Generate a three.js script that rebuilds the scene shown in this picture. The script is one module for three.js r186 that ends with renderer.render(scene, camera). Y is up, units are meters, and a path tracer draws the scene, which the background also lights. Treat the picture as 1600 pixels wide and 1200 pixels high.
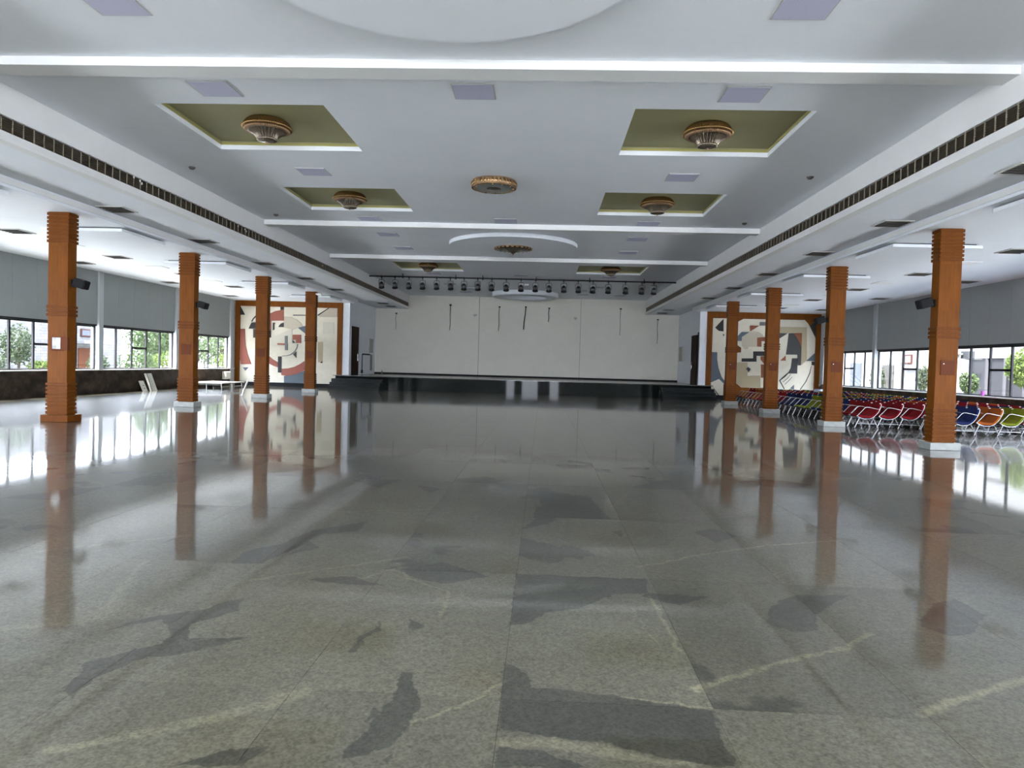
import * as THREE from 'three';
import { mergeGeometries } from 'three/addons/utils/BufferGeometryUtils.js';
import { RoundedBoxGeometry } from 'three/addons/geometries/RoundedBoxGeometry.js';

// ---------------------------------------------------------------- camera, sky, sun, exposure
const scene = new THREE.Scene();
const camera = new THREE.PerspectiveCamera(2 * Math.atan(600 / 1110) * 180 / Math.PI, 4 / 3, 0.05, 400);
camera.position.set(1.186, 1.6, 0);
camera.rotation.order = 'YXZ';
camera.rotation.set(-0.02803, 0.04322, 0.02742);
scene.add(camera);

const renderer = new THREE.WebGLRenderer({ antialias: true });
renderer.toneMapping = THREE.LinearToneMapping;
renderer.toneMappingExposure = 24.0;
renderer.shadowMap.enabled = true;

{ // bright hazy sky, the same all round
  const w = 256, h = 128, d = new Float32Array(w * h * 4);
  for (let y = 0; y < h; y++) for (let x = 0; x < w; x++) {
    const e = (y + 0.5) / h * 2 - 1, t = Math.max(0, e), k = (y * w + x) * 4;
    const c = 1.0 + 0.12 * Math.sin(x / w * Math.PI * 6 + Math.sin(y * 0.21)) * Math.sin(y * 0.17 + 1);
    d[k] = (0.94 - 0.14 * t) * c; d[k + 1] = (1.0 - 0.07 * t) * c; d[k + 2] = (1.13 + 0.06 * t) * c; d[k + 3] = 1;
  }
  const sky = new THREE.DataTexture(d, w, h, THREE.RGBAFormat, THREE.FloatType);
  sky.mapping = THREE.EquirectangularReflectionMapping; sky.magFilter = THREE.LinearFilter; sky.minFilter = THREE.LinearFilter; sky.needsUpdate = true;
  scene.background = sky; scene.environment = sky;
}
const sun = new THREE.DirectionalLight(0xfff8f0, 2.8);
sun.position.set(-21, 60, 12); sun.target.position.set(0, 0, -20);
sun.castShadow = true; sun.shadow.mapSize.set(2048, 2048); sun.shadow.radius = 2;
Object.assign(sun.shadow.camera, { left: -45, right: 45, top: 45, bottom: -45, near: 1, far: 160 });
scene.add(sun, sun.target);

// ---------------------------------------------------------------- helpers
let seed = 12345;
const rnd = () => { seed = (seed * 1664525 + 1013904223) >>> 0; return seed / 4294967296; };
const rr = (a, b) => a + (b - a) * rnd();
const h2 = (x, y) => { let n = Math.imul(x | 0, 374761393) + Math.imul(y | 0, 668265263) | 0; n = Math.imul(n ^ (n >>> 13), 1274126177); return ((n ^ (n >>> 16)) >>> 0) / 4294967296; };
function vn(x, y, p = 0) {
  const xi = Math.floor(x), yi = Math.floor(y), fx = x - xi, fy = y - yi, u = fx * fx * (3 - 2 * fx), v = fy * fy * (3 - 2 * fy);
  const m = p ? (a) => ((a % p) + p) % p : (a) => a;
  const a = h2(m(xi), m(yi)), b = h2(m(xi + 1), m(yi)), c = h2(m(xi), m(yi + 1)), d = h2(m(xi + 1), m(yi + 1));
  return a + (b - a) * u + (c - a) * v + (a - b - c + d) * u * v;
}
const fbm = (x, y, n = 4) => { let s = 0, a = 0.5, t = 0; for (let i = 0; i < n; i++) { s += a * vn(x, y); t += a; x = x * 2.03 + 17.3; y = y * 2.03 + 9.1; a *= 0.5; } return s / t; };
const enc = (v) => { v = Math.min(1, Math.max(0, v)); return 255 * (v <= 0.0031308 ? v * 12.92 : 1.055 * Math.pow(v, 1 / 2.4) - 0.055); };
function makeTex(w, h, fn, srgb = true) {                 // fn(px, py) returns linear rgb
  const d = new Uint8Array(w * h * 4);
  for (let y = 0; y < h; y++) for (let x = 0; x < w; x++) {
    const c = fn(x, y), k = (y * w + x) * 4;
    for (let i = 0; i < 3; i++) d[k + i] = srgb ? enc(c[i]) : 255 * c[i];
    d[k + 3] = 255;
  }
  const t = new THREE.DataTexture(d, w, h);
  t.magFilter = THREE.LinearFilter; t.minFilter = THREE.LinearMipmapLinearFilter; t.generateMipmaps = true;
  t.wrapS = t.wrapT = THREE.RepeatWrapping; if (srgb) t.colorSpace = THREE.SRGBColorSpace; t.needsUpdate = true;
  return t;
}
const lin = (r, g, b) => new THREE.Color().setRGB(r, g, b);
const mat = (c, roughness = 0.8, o = {}) => new THREE.MeshStandardMaterial({ color: Array.isArray(c) ? lin(...c) : c, roughness, ...o });
const phys = (c, roughness, o = {}) => new THREE.MeshPhysicalMaterial({ color: Array.isArray(c) ? lin(...c) : c, roughness, ...o });

function metreUV(g) {                                      // box projection, one uv unit for each metre
  if (g.index) g = g.toNonIndexed();
  const p = g.attributes.position, n = g.attributes.normal, uv = new Float32Array(p.count * 2);
  for (let i = 0; i < p.count; i++) {
    const ax = Math.abs(n.getX(i)), ay = Math.abs(n.getY(i)), az = Math.abs(n.getZ(i));
    if (ay >= ax && ay >= az) { uv[2 * i] = p.getX(i); uv[2 * i + 1] = p.getZ(i); }
    else if (ax >= az) { uv[2 * i] = p.getZ(i); uv[2 * i + 1] = p.getY(i); }
    else { uv[2 * i] = p.getX(i); uv[2 * i + 1] = p.getY(i); }
  }
  g.setAttribute('uv', new THREE.BufferAttribute(uv, 2));
  return g;
}
const boxAt = (x0, x1, y0, y1, z0, z1) => metreUV(new THREE.BoxGeometry(Math.abs(x1 - x0), Math.abs(y1 - y0), Math.abs(z1 - z0)).translate((x0 + x1) / 2, (y0 + y1) / 2, (z0 + z1) / 2));
const rbox = (w, h, d, r = 0.01, seg = 2) => new RoundedBoxGeometry(w, h, d, seg, r);
const lathe = (pts, seg = 24) => new THREE.LatheGeometry(pts.map(([r, y]) => new THREE.Vector2(r, y)), seg);
const tube = (pts, r, seg = 16, rad = 6) => new THREE.TubeGeometry(new THREE.CatmullRomCurve3(pts.map((p) => new THREE.Vector3(...p))), seg, r, rad, false);
function rod(a, b, r, rad = 6) {
  const A = new THREE.Vector3(...a), B = new THREE.Vector3(...b), d = B.clone().sub(A);
  const g = new THREE.CylinderGeometry(r, r, d.length(), rad);
  g.applyQuaternion(new THREE.Quaternion().setFromUnitVectors(new THREE.Vector3(0, 1, 0), d.clone().normalize()));
  return g.translate((a[0] + b[0]) / 2, (a[1] + b[1]) / 2, (a[2] + b[2]) / 2);
}
function join(gs) {
  if (!Array.isArray(gs)) return gs;
  const l = gs.map((g) => { g = g.index ? g.toNonIndexed() : g.clone(); for (const k of Object.keys(g.attributes)) if (!['position', 'normal', 'uv'].includes(k)) g.deleteAttribute(k); return g; });
  return l.length === 1 ? l[0] : mergeGeometries(l);
}
const used = new Map();
function numbered(name) { const n = used.get(name) || 0; used.set(name, n + 1); return n ? `${name}_${String(n).padStart(3, '0')}` : name; }
function mesh(name, g, m, parent) {
  const o = new THREE.Mesh(join(g), m); o.castShadow = o.receiveShadow = true;
  if (parent) { o.name = name; parent.add(o); } else { o.name = numbered(name); scene.add(o); }
  return o;
}
function thing(name, label, category, [x, y, z] = [0, 0, 0], group) {
  const o = new THREE.Group(); o.name = numbered(name); o.position.set(x, y, z); o.userData = { label, category };
  if (group) o.userData.group = group; scene.add(o); return o;
}
function tag(o, label, category, group) { o.userData = { label, category }; if (group) o.userData.group = group; return o; }
function struct(name, label, category) { const o = new THREE.Group(); o.name = numbered(name); o.userData = { kind: 'structure', label, category }; scene.add(o); return o; }
function copy(o, [x, y, z], label) { const c = o.clone(); c.name = numbered(o.name.replace(/_\d{3}$/, '')); c.userData = { ...o.userData, label }; c.position.set(x, y, z); scene.add(c); return c; }
const ORD = ['', 'first', 'second', 'third', 'fourth', 'fifth', 'sixth', 'seventh', 'eighth', 'ninth', 'tenth', 'eleventh', 'twelfth', 'thirteenth', 'fourteenth', 'fifteenth', 'sixteenth', 'seventeenth', 'eighteenth', 'nineteenth', 'twentieth', 'twenty-first', 'twenty-second', 'twenty-third', 'twenty-fourth', 'twenty-fifth', 'twenty-sixth', 'twenty-seventh', 'twenty-eighth', 'twenty-ninth', 'thirtieth'];

// ---------------------------------------------------------------- materials
const plasterBump = makeTex(256, 256, (x, y) => { const v = 0.5 * vn(x / 8, y / 8, 32) + 0.5 * vn(x / 3, y / 3, 0); return [v, v, v]; }, false);
const paintTone = (r, g, b, amt) => makeTex(256, 256, (x, y) => { const k = 1 + amt * (0.6 * (vn(x / 64, y / 64, 4) - 0.5) + 0.4 * (vn(x / 11, y / 11) - 0.5)); return [r * k, g * k, b * k]; });
const rep = (t, a, b = a) => { const c = t.clone(); c.repeat.set(a, b); c.needsUpdate = true; return c; };
const M = {};
M.white = mat(0xffffff, 0.75, { map: rep(paintTone(0.82, 0.85, 0.89, 0.04), 0.3), bumpMap: rep(plasterBump, 1.3), bumpScale: 0.0008 });
M.fascia = mat(0xffffff, 0.7, { map: rep(paintTone(0.79, 0.79, 0.78, 0.04), 0.3) });
M.cream = mat(0xffffff, 0.8, { map: rep(paintTone(0.75, 0.725, 0.645, 0.08), 0.21), bumpMap: rep(plasterBump, 1), bumpScale: 0.001 });
M.greyWall = mat(0xffffff, 0.7, { map: rep(paintTone(0.275, 0.295, 0.29, 0.06), 0.3) });
M.pier = mat([0.42, 0.45, 0.46], 0.6);
M.dado = phys(0xffffff, 0.55, { specularIntensity: 0.3, map: rep(makeTex(512, 256, (x, y) => { const a = fbm(x / 60, y / 60), b = fbm(x / 9 + 50, y / 9); const k = 0.2 + 2.2 * a * a * (0.5 + 1.1 * b); return [0.034 * k, 0.024 * k, 0.0175 * k]; }), 0.4, 0.8) });
M.sill = mat([0.72, 0.72, 0.7], 0.35);
M.black = phys([0.01, 0.01, 0.012], 0.5, { specularIntensity: 0.4 });
M.blackMatte = phys([0.009, 0.0095, 0.0105], 0.7, { specularIntensity: 0.35 });
M.pane = phys([0.97, 0.99, 0.99], 0.02, { transmission: 1, thickness: 0, ior: 1.45 });
function woodTex(seedv, r, g, b) {
  return makeTex(512, 512, (x, y) => {
    const w = vn(x / 5 + seedv, y / 170 + seedv), f = vn(x / 1.6 + seedv * 3, y / 60), l = vn(x / 60 + seedv, y / 256);
    const k = 0.72 + 0.3 * w + 0.14 * f + 0.22 * (l - 0.5);
    return [r * k, g * k * (0.97 + 0.06 * w), b * k];
  });
}
M.wood = phys(0xffffff, 0.5, { map: woodTex(3, 0.185, 0.056, 0.005), specularIntensity: 0.28 });
M.woodBand = phys(0xffffff, 0.5, { map: woodTex(9, 0.15, 0.043, 0.004), specularIntensity: 0.28 });
M.doorWood = phys(0xffffff, 0.7, { map: woodTex(5, 0.03, 0.014, 0.007), specularIntensity: 0.3 });
M.plaque = phys([0.13, 0.04, 0.018], 0.8, { specularIntensity: 0.3 });
M.marble = mat(0xffffff, 0.3, { map: makeTex(128, 128, (x, y) => { const k = 0.8 + 0.4 * fbm(x / 20, y / 20); return [0.33 * k, 0.34 * k, 0.32 * k]; }) });
M.olive = mat(0xffffff, 0.55, { map: rep(paintTone(0.36, 0.34, 0.18, 0.05), 0.5) });
M.oliveLip = mat([0.42, 0.38, 0.12], 0.4);
M.gold = mat([0.3, 0.175, 0.07], 0.26, { metalness: 0.85 });
M.goldSoft = mat([0.32, 0.2, 0.115], 0.4, { metalness: 0.6 });
M.crystal = phys([0.36, 0.29, 0.22], 0.14, { metalness: 0.9, clearcoat: 0.8, clearcoatRoughness: 0.05 });
M.frost = phys([0.2, 0.215, 0.2], 0.3);
M.vent = mat([0.10, 0.095, 0.085], 0.6);
M.ventFrame = mat([0.5, 0.49, 0.46], 0.6);
M.violet = mat(0xffffff, 0.6, { map: makeTex(64, 64, (x, y) => { const k = (x % 4 < 1 || y % 4 < 1) ? 0.92 : 1; return [0.55 * k, 0.55 * k, 0.70 * k]; }) });
M.stage = phys(0xffffff, 0.03, { specularIntensity: 0.28, map: rep(makeTex(512, 512, (x, y) => { const a = fbm(x / 40, y / 40), s = h2(x, y); const k = 0.45 + 0.8 * a + 0.35 * (s - 0.5); return [0.009 * k, 0.0125 * k, 0.0118 * k]; }), 0.5) });
M.stageTop = phys(0xffffff, 0.16, { map: rep(makeTex(256, 256, (x, y) => { const k = 0.7 + 0.6 * fbm(x / 30, y / 30); return [0.10 * k, 0.105 * k, 0.09 * k]; }), 0.5) });
M.step = phys([0.008, 0.011, 0.0105], 0.3, { specularIntensity: 0.22 });
M.louvreBar = mat([0.22, 0.19, 0.14], 0.6);
M.nosing = mat([0.24, 0.24, 0.21], 0.3);
M.steel = mat([0.09, 0.09, 0.09], 0.4, { metalness: 0.5 });
M.chrome = mat([0.6, 0.6, 0.61], 0.25, { metalness: 0.9 });
M.cap = mat([0.85, 0.84, 0.82], 0.3);
M.louvre = mat([0.085, 0.068, 0.047], 0.6);
M.louvreBack = mat([0.085, 0.068, 0.047], 0.6);

// ---------------------------------------------------------------- measured data
const MURAL_L = [
  ['black_triangle', 'black', [[-16.22,4.42],[-15.68,3.97],[-16.21,3.96]]],
  ['red_curve', 'brick', [[-16.21,3.16],[-15.68,3.17],[-15.66,2.68],[-15.62,2.23],[-15.5,1.78],[-15.28,1.2],[-15.86,1.18],[-16.02,1.54],[-16.15,1.99],[-16.2,2.39]]],
  ['black_wedge', 'black', [[-15.45,3.19],[-15.29,3.54],[-14.57,3.55],[-14.56,3.2]]],
  ['black_arc', 'black', [[-15.31,3.6],[-15.21,3.77],[-15.08,3.92],[-14.94,4.01],[-14.92,3.96],[-15.07,3.85],[-15.19,3.72],[-15.26,3.59]]],
  ['grey_square', 'dark', [[-15.19,3.17],[-14.18,3.19],[-14.17,2.72],[-15.18,2.69]]],
  ['red_arch', 'brick', [[-14.75,3.56],[-14.66,3.76],[-14.48,3.93],[-14.28,4.05],[-13.94,4.21],[-13.48,4.3],[-13.46,3.69],[-14.18,3.67],[-14.17,3.2],[-14.74,3.19]]],
  ['black_square', 'black', [[-13.65,4.47],[-13.47,4.47],[-13.47,4.31],[-13.64,4.27]]],
  ['black_flag', 'black', [[-14.07,3.57],[-13.93,3.54],[-13.99,3.48],[-13.99,3.17],[-14.07,3.14]]],
  ['black_quarter', 'black', [[-13.75,3.32],[-13.7,3.42],[-13.61,3.52],[-13.46,3.58],[-13.45,3.33]]],
  ['tan_arc', 'tan2', [[-13.44,3.92],[-13.02,3.89],[-12.7,3.75],[-12.47,3.57],[-12.35,3.39],[-12.65,3.31],[-12.94,3.2],[-13.43,3.31]]],
  ['black_bar', 'black', [[-12.93,4.03],[-11.93,4.04],[-11.93,4.01],[-12.93,3.99]]],
  ['slate_triangle', 'slate', [[-12.65,3.32],[-11.99,3.47],[-11.98,2.82]]],
  ['red_square', 'brick', [[-12.92,2.91],[-12.46,2.92],[-12.45,2.46],[-12.73,2.45],[-12.73,2.64],[-12.92,2.63]]],
  ['black_triangle', 'black', [[-12.92,2.61],[-12.78,2.46],[-12.92,2.45]]],
  ['grey_bar', 'grey', [[-13.37,2.83],[-13.21,2.83],[-13.2,2.04],[-13.35,2.03]]],
  ['red_bar', 'brick', [[-13.79,2.41],[-13.37,2.41],[-13.37,2.32],[-13.79,2.33]]],
  ['grey_arc', 'grey', [[-12.66,2.39],[-12.62,2.39],[-12.66,2.17],[-12.8,1.94],[-13.03,1.77],[-13.25,1.71],[-13.5,1.69],[-13.51,1.72],[-13.26,1.73],[-13.05,1.8],[-12.83,1.97],[-12.69,2.19]]],
  ['slate_triangle', 'dark', [[-12.88,1.81],[-12.7,1.98],[-12.7,1.61]]],
  ['black_bar', 'black', [[-13.74,1.66],[-13.55,1.67],[-13.54,0.77],[-13.73,0.77]]],
  ['red_curve', 'brick', [[-14.63,2.03],[-14.45,1.83],[-14.26,1.67],[-14.03,1.48],[-13.75,1.34],[-13.74,1.06],[-14.02,1.15],[-14.25,1.26],[-14.53,1.49]]],
  ['red_curve', 'brick', [[-13.53,0.98],[-13.15,1.01],[-12.79,1.11],[-12.47,1.28],[-12.24,1.45],[-12.23,0.95],[-12.55,0.76],[-12.96,0.63],[-13.28,0.59],[-13.53,0.63]]],
  ['slate_panel', 'slate', [[-13.38,0.57],[-12.96,0.62],[-12.55,0.74],[-12.23,0.92],[-12.21,0.2],[-13.37,0.2]]],
  ['slate_triangle', 'slate', [[-15.75,1.0],[-15.45,1.01],[-15.61,0.83]]],
  ['black_bar', 'black', [[-11.53,4.06],[-10.93,4.46],[-10.87,4.46],[-11.51,4.01]]],
  ['tan_panel', 'tan2', [[-11.43,4.03],[-10.8,4.45],[-10.42,4.46],[-10.41,3.98],[-11.43,3.95]]],
  ['tan_panel', 'tan', [[-11.49,2.54],[-11.21,2.55],[-11.21,1.41],[-11.45,1.4]]],
  ['black_triangle', 'black', [[-11.34,1.37],[-11.21,1.49],[-11.21,1.37]]],
  ['cream_panel', 'cream2', [[-11.22,3.67],[-10.6,3.66],[-10.59,3.04],[-11.21,3.02]]],
  ['cream_panel', 'cream2', [[-14.16,2.69],[-12.96,3.24],[-12.95,2.48],[-13.54,2.28],[-14.16,2.27]]],
];
const MURAL_R = [
  ['cream_panel', 'cream', [[10.28,4.41],[11.41,4.42],[11.47,2.59],[11.16,1.18],[11.08,0.78],[11.08,0.15],[10.33,0.12],[10.32,0.85],[10.3,2.56]]],
  ['black_sail', 'black', [[10.96,4.39],[10.98,3.71],[10.74,3.73],[10.53,3.9]]],
  ['black_chip', 'black', [[10.96,3.57],[11.04,3.52],[10.98,3.44]]],
  ['slate_curve', 'slate', [[10.3,2.55],[10.68,2.55],[10.69,2.17],[10.78,1.7],[10.96,1.22],[11.17,0.94],[11.17,0.79],[10.83,1.1],[10.34,0.88]]],
  ['black_line', 'black', [[10.33,0.83],[10.36,0.83],[10.86,0.14],[10.82,0.14]]],
  ['cream_field', 'cream', [[11.72,4.23],[12.04,4.41],[15.34,4.43],[15.52,4.24],[15.61,4.09],[16.02,3.47],[16.08,1.97],[16.11,0.62],[14.05,0.61],[13.21,0.68],[12.06,0.67],[11.73,0.93],[11.71,2.55],[11.98,2.58],[11.98,2.84],[11.72,3.01]]],
  ['slate_hook', 'slate', [[11.74,3.44],[11.97,3.69],[12.41,3.71],[12.41,3.62],[12.33,3.46],[11.98,3.45],[11.98,3.21],[11.74,3.2]]],
  ['dark_triangle', 'brick2', [[12.41,4.05],[12.9,4.06],[12.43,3.75]]],
  ['grey_panel', 'grey', [[12.92,4.26],[13.35,4.27],[13.36,4.08],[12.92,4.07]]],
  ['tan_disc', 'tan2', [[11.99,3.42],[12.38,3.7],[12.6,3.74],[12.86,3.73],[13.06,3.61],[13.18,3.46],[12.8,3.41],[12.82,2.91],[12.35,2.9],[12.32,2.78],[12.16,2.78],[12.01,2.95]]],
  ['brick_angle', 'brick2', [[12.8,3.41],[13.3,3.46],[13.31,3.23],[13.05,3.22],[13.06,2.92],[12.82,2.92]]],
  ['black_zigzag', 'black', [[12.63,2.65],[13.33,2.67],[13.34,2.43],[12.81,2.42],[12.82,2.1],[12.02,2.08],[12.02,2.25],[12.64,2.27]]],
  ['brick_chip', 'brick2', [[13.04,2.4],[13.34,2.41],[13.35,2.03],[13.21,2.02],[13.04,2.22]]],
  ['brick_bar', 'brick2', [[13.07,1.95],[13.35,1.96],[13.38,1.24],[13.1,1.23]]],
  ['black_diamond', 'black', [[12.27,1.69],[12.38,1.79],[12.53,1.68],[12.39,1.51],[12.37,1.63]]],
  ['tan_panel', 'tan', [[11.72,2.03],[12.34,2.04],[12.36,1.31],[13.07,1.33],[13.07,0.97],[13.1,0.7],[12.08,0.68],[11.74,0.93]]],
  ['dark_triangle', 'dark', [[13.81,3.69],[14.45,3.69],[13.82,3.26]]],
  ['tan_band', 'tan', [[13.79,4.02],[15.45,4.04],[15.52,2.26],[15.23,1.97],[15.2,3.72],[13.8,3.71]]],
  ['dark_panel', 'dark', [[14.5,3.69],[15.2,3.71],[15.21,1.97],[15.05,1.96],[15.01,2.54],[14.39,2.53],[14.44,2.93]]],
  ['brick_wedge', 'brick2', [[14.75,3.7],[15.19,3.72],[15.19,2.95],[15.07,3.25],[14.91,3.51]]],
  ['brick_triangle', 'brick2', [[14.1,2.19],[14.38,2.48],[14.39,2.2]]],
  ['black_block', 'black', [[14.73,2.33],[15.02,2.34],[15.03,1.51],[14.53,1.5],[14.68,1.8]]],
  ['black_arc', 'black', [[14.08,1.11],[14.36,1.38],[14.55,1.56],[14.58,1.53],[14.41,1.33],[14.11,1.08]]],
  ['slate_triangle', 'slate', [[15.49,2.21],[16.04,2.65],[16.06,2.22]]],
  ['black_chip', 'black', [[15.79,2.18],[16.05,2.18],[16.06,1.99],[15.8,1.99]]],
  ['black_arc', 'black', [[15.77,1.94],[15.79,1.94],[15.72,1.53],[15.54,1.09],[15.24,0.63],[15.21,0.64],[15.5,1.09],[15.68,1.53]]],
  ['grey_arc', 'grey', [[14.77,1.33],[14.79,1.33],[14.61,1.1],[14.41,0.9],[14.39,0.91],[14.59,1.12]]],
  ['grey_arc', 'grey', [[14.69,1.46],[14.71,1.46],[14.54,1.23],[14.29,1.01],[14.27,1.02],[14.52,1.25]]],
  ['slate_triangle', 'slate', [[14.67,0.68],[14.89,0.89],[14.89,0.64]]],
  ['black_line', 'black', [[14.09,1.09],[14.13,1.1],[14.39,0.65],[14.36,0.64]]],
  ['black_corner', 'black', [[15.64,4.13],[15.92,4.41],[15.96,4.41],[16.0,3.58],[15.97,3.54]]],
];
const FLOOR_DARK = [
  [[1.02,-3.76],[1.08,-3.73],[1.14,-3.62],[1.17,-3.49],[1.29,-3.48],[1.58,-3.43],[2.01,-3.34],[2.01,-2.85],[1.78,-2.88],[1.64,-2.95],[1.45,-3.0],[1.26,-3.03],[1.04,-3.06]],
  [[1.04,-2.93],[1.23,-2.91],[1.41,-2.8],[1.05,-2.77]],
  [[1.03,-5.38],[2.0,-5.38],[1.98,-5.04],[1.73,-5.0],[1.58,-4.81],[1.45,-4.65],[1.24,-4.55],[1.16,-4.38],[1.03,-4.31]],
  [[1.91,-4.96],[2.14,-4.81],[2.43,-5.03],[1.97,-5.03]],
  [[2.7,-4.7],[2.86,-4.97],[3.02,-5.13],[3.45,-5.19],[3.22,-4.95],[3.04,-4.74],[2.94,-4.45],[2.77,-4.4],[2.65,-4.52]],
  [[3.71,-4.73],[3.96,-5.05],[4.19,-5.21],[4.21,-4.89],[3.91,-4.51],[3.75,-4.44],[3.64,-4.58]],
  [[0.43,-2.85],[0.5,-3.21],[0.52,-3.41],[0.49,-3.59],[0.55,-3.59],[0.65,-3.29],[0.65,-3.02],[0.58,-2.86],[0.44,-2.78]],
  [[-1.04,-3.21],[-1.07,-3.42],[-1.14,-3.52],[-1.0,-3.68],[-0.88,-3.81],[-0.89,-3.95],[-1.08,-4.15],[-1.33,-3.92],[-1.17,-4.16],[-0.97,-4.31],[-0.88,-4.38],[-0.85,-4.51],[-0.75,-4.58],[-0.7,-4.35],[-0.86,-4.11],[-0.79,-3.89],[-0.44,-3.94],[-0.67,-3.72],[-0.72,-3.66],[-0.87,-3.64],[-0.97,-3.36],[-0.95,-3.15]],
  [[-1.18,-5.36],[-1.23,-5.69],[-1.02,-5.98],[-0.91,-6.51],[-0.51,-6.94],[-0.5,-6.53],[-0.78,-6.38],[-0.84,-6.11],[-0.66,-5.92],[-0.84,-5.63],[-0.8,-6.01],[-0.9,-5.66],[-0.95,-5.39]],
  [[0.17,-3.81],[0.16,-4.02],[0.24,-4.13],[0.21,-4.31],[0.27,-4.14],[0.21,-3.98],[0.21,-3.8]],
  [[1.0,-6.82],[1.12,-7.21],[1.15,-8.04],[1.41,-7.73],[1.34,-7.25],[1.14,-6.96]],
  [[2.71,-6.99],[2.91,-7.19],[3.02,-7.09],[3.09,-6.89],[2.84,-6.61]],
  [[0.13,-5.37],[0.42,-5.62],[0.81,-5.3],[0.54,-5.07],[0.3,-5.15]],
  [[0.4,-4.36],[0.52,-4.22],[0.44,-4.15]],
  [[-1.31,-9.31],[-1.09,-10.23],[-0.62,-9.74],[-0.85,-8.82]],
  [[-0.42,-9.1],[-0.05,-8.88],[-0.17,-8.59]],
  [[1.89,-6.91],[2.01,-6.99],[1.97,-6.67]],
  [[1.16,-8.85],[1.79,-8.76],[1.94,-7.44],[1.24,-7.44]],
  [[-0.21,-2.67],[-0.04,-2.8],[0.1,-2.84],[0.06,-2.68]],
  [[0.44,-3.15],[0.46,-3.22],[0.49,-3.13],[0.45,-3.06]],
  [[0.58,-2.78],[0.62,-2.83],[0.61,-2.75]],
  [[-0.48,-5.04],[-0.21,-5.16],[0.1,-4.97],[-0.27,-4.97]],
];
const FLOOR_VEIN = [
  [[[2.0,-3.55],[2.24,-3.71],[2.58,-3.96],[2.99,-4.18],[3.25,-4.43]],0.05,1],
  [[[3.01,-3.39],[3.3,-3.58],[3.78,-3.84],[4.35,-4.17]],0.06,1],
  [[[2.01,-5.7],[2.62,-6.18],[3.3,-6.59],[4.05,-6.87]],0.035,0.9],
  [[[-2.8,-5.46],[-2.46,-5.76],[-1.9,-6.16]],0.035,0.5],
  [[[-0.73,-2.74],[-0.4,-2.92],[-0.13,-3.12],[0.06,-3.31]],0.11,0.6],
  [[[-0.84,-4.99],[-0.38,-5.33],[0.11,-5.73]],0.05,0.6],
  [[[0.64,-3.07],[0.85,-3.26],[1.05,-3.55]],0.025,0.8],
  [[[1.03,-2.96],[1.26,-2.98],[1.53,-2.91],[1.8,-2.86]],0.09,0.8],
  [[[1.83,-4.72],[1.84,-4.48],[1.91,-4.06]],0.02,0.5],
  [[[1.98,-4.97],[2.0,-4.44],[2.0,-4.04]],0.025,0.8],
  [[[1.58,-3.43],[1.79,-3.39],[2.02,-3.36]],0.03,0.8],
  [[[0.07,-5.54],[0.25,-5.14],[0.57,-4.89],[0.59,-4.44]],0.03,0.5],
  [[[-0.12,-5.09],[0.12,-5.45]],0.02,0.8],
  [[[0.91,-7.17],[2.05,-8.2],[2.45,-9.58]],0.03,0.3],
  [[[2.59,-7.55],[3.48,-8.1],[4.46,-9.05]],0.03,0.35],
  [[[-1.34,-4.33],[-1.12,-4.29]],0.02,0.5],
  [[[-0.47,-4.0],[-0.9,-3.76]],0.02,0.3],
  [[[2.22,-7.77],[2.87,-7.6],[4.01,-8.19]],0.025,0.4],
];
// ---------------------------------------------------------------- dimensions
const WX = 16.2, ZF = 5, ZM = -39.5, ZB = -45.5, YA = 4.76, YS = 4.97, YC = 5.85, FX = 7.55, SX = 9.7, BX = 9.3;
const COLZ = [-15.7, -21.52, -27.34, -33.16];

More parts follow.
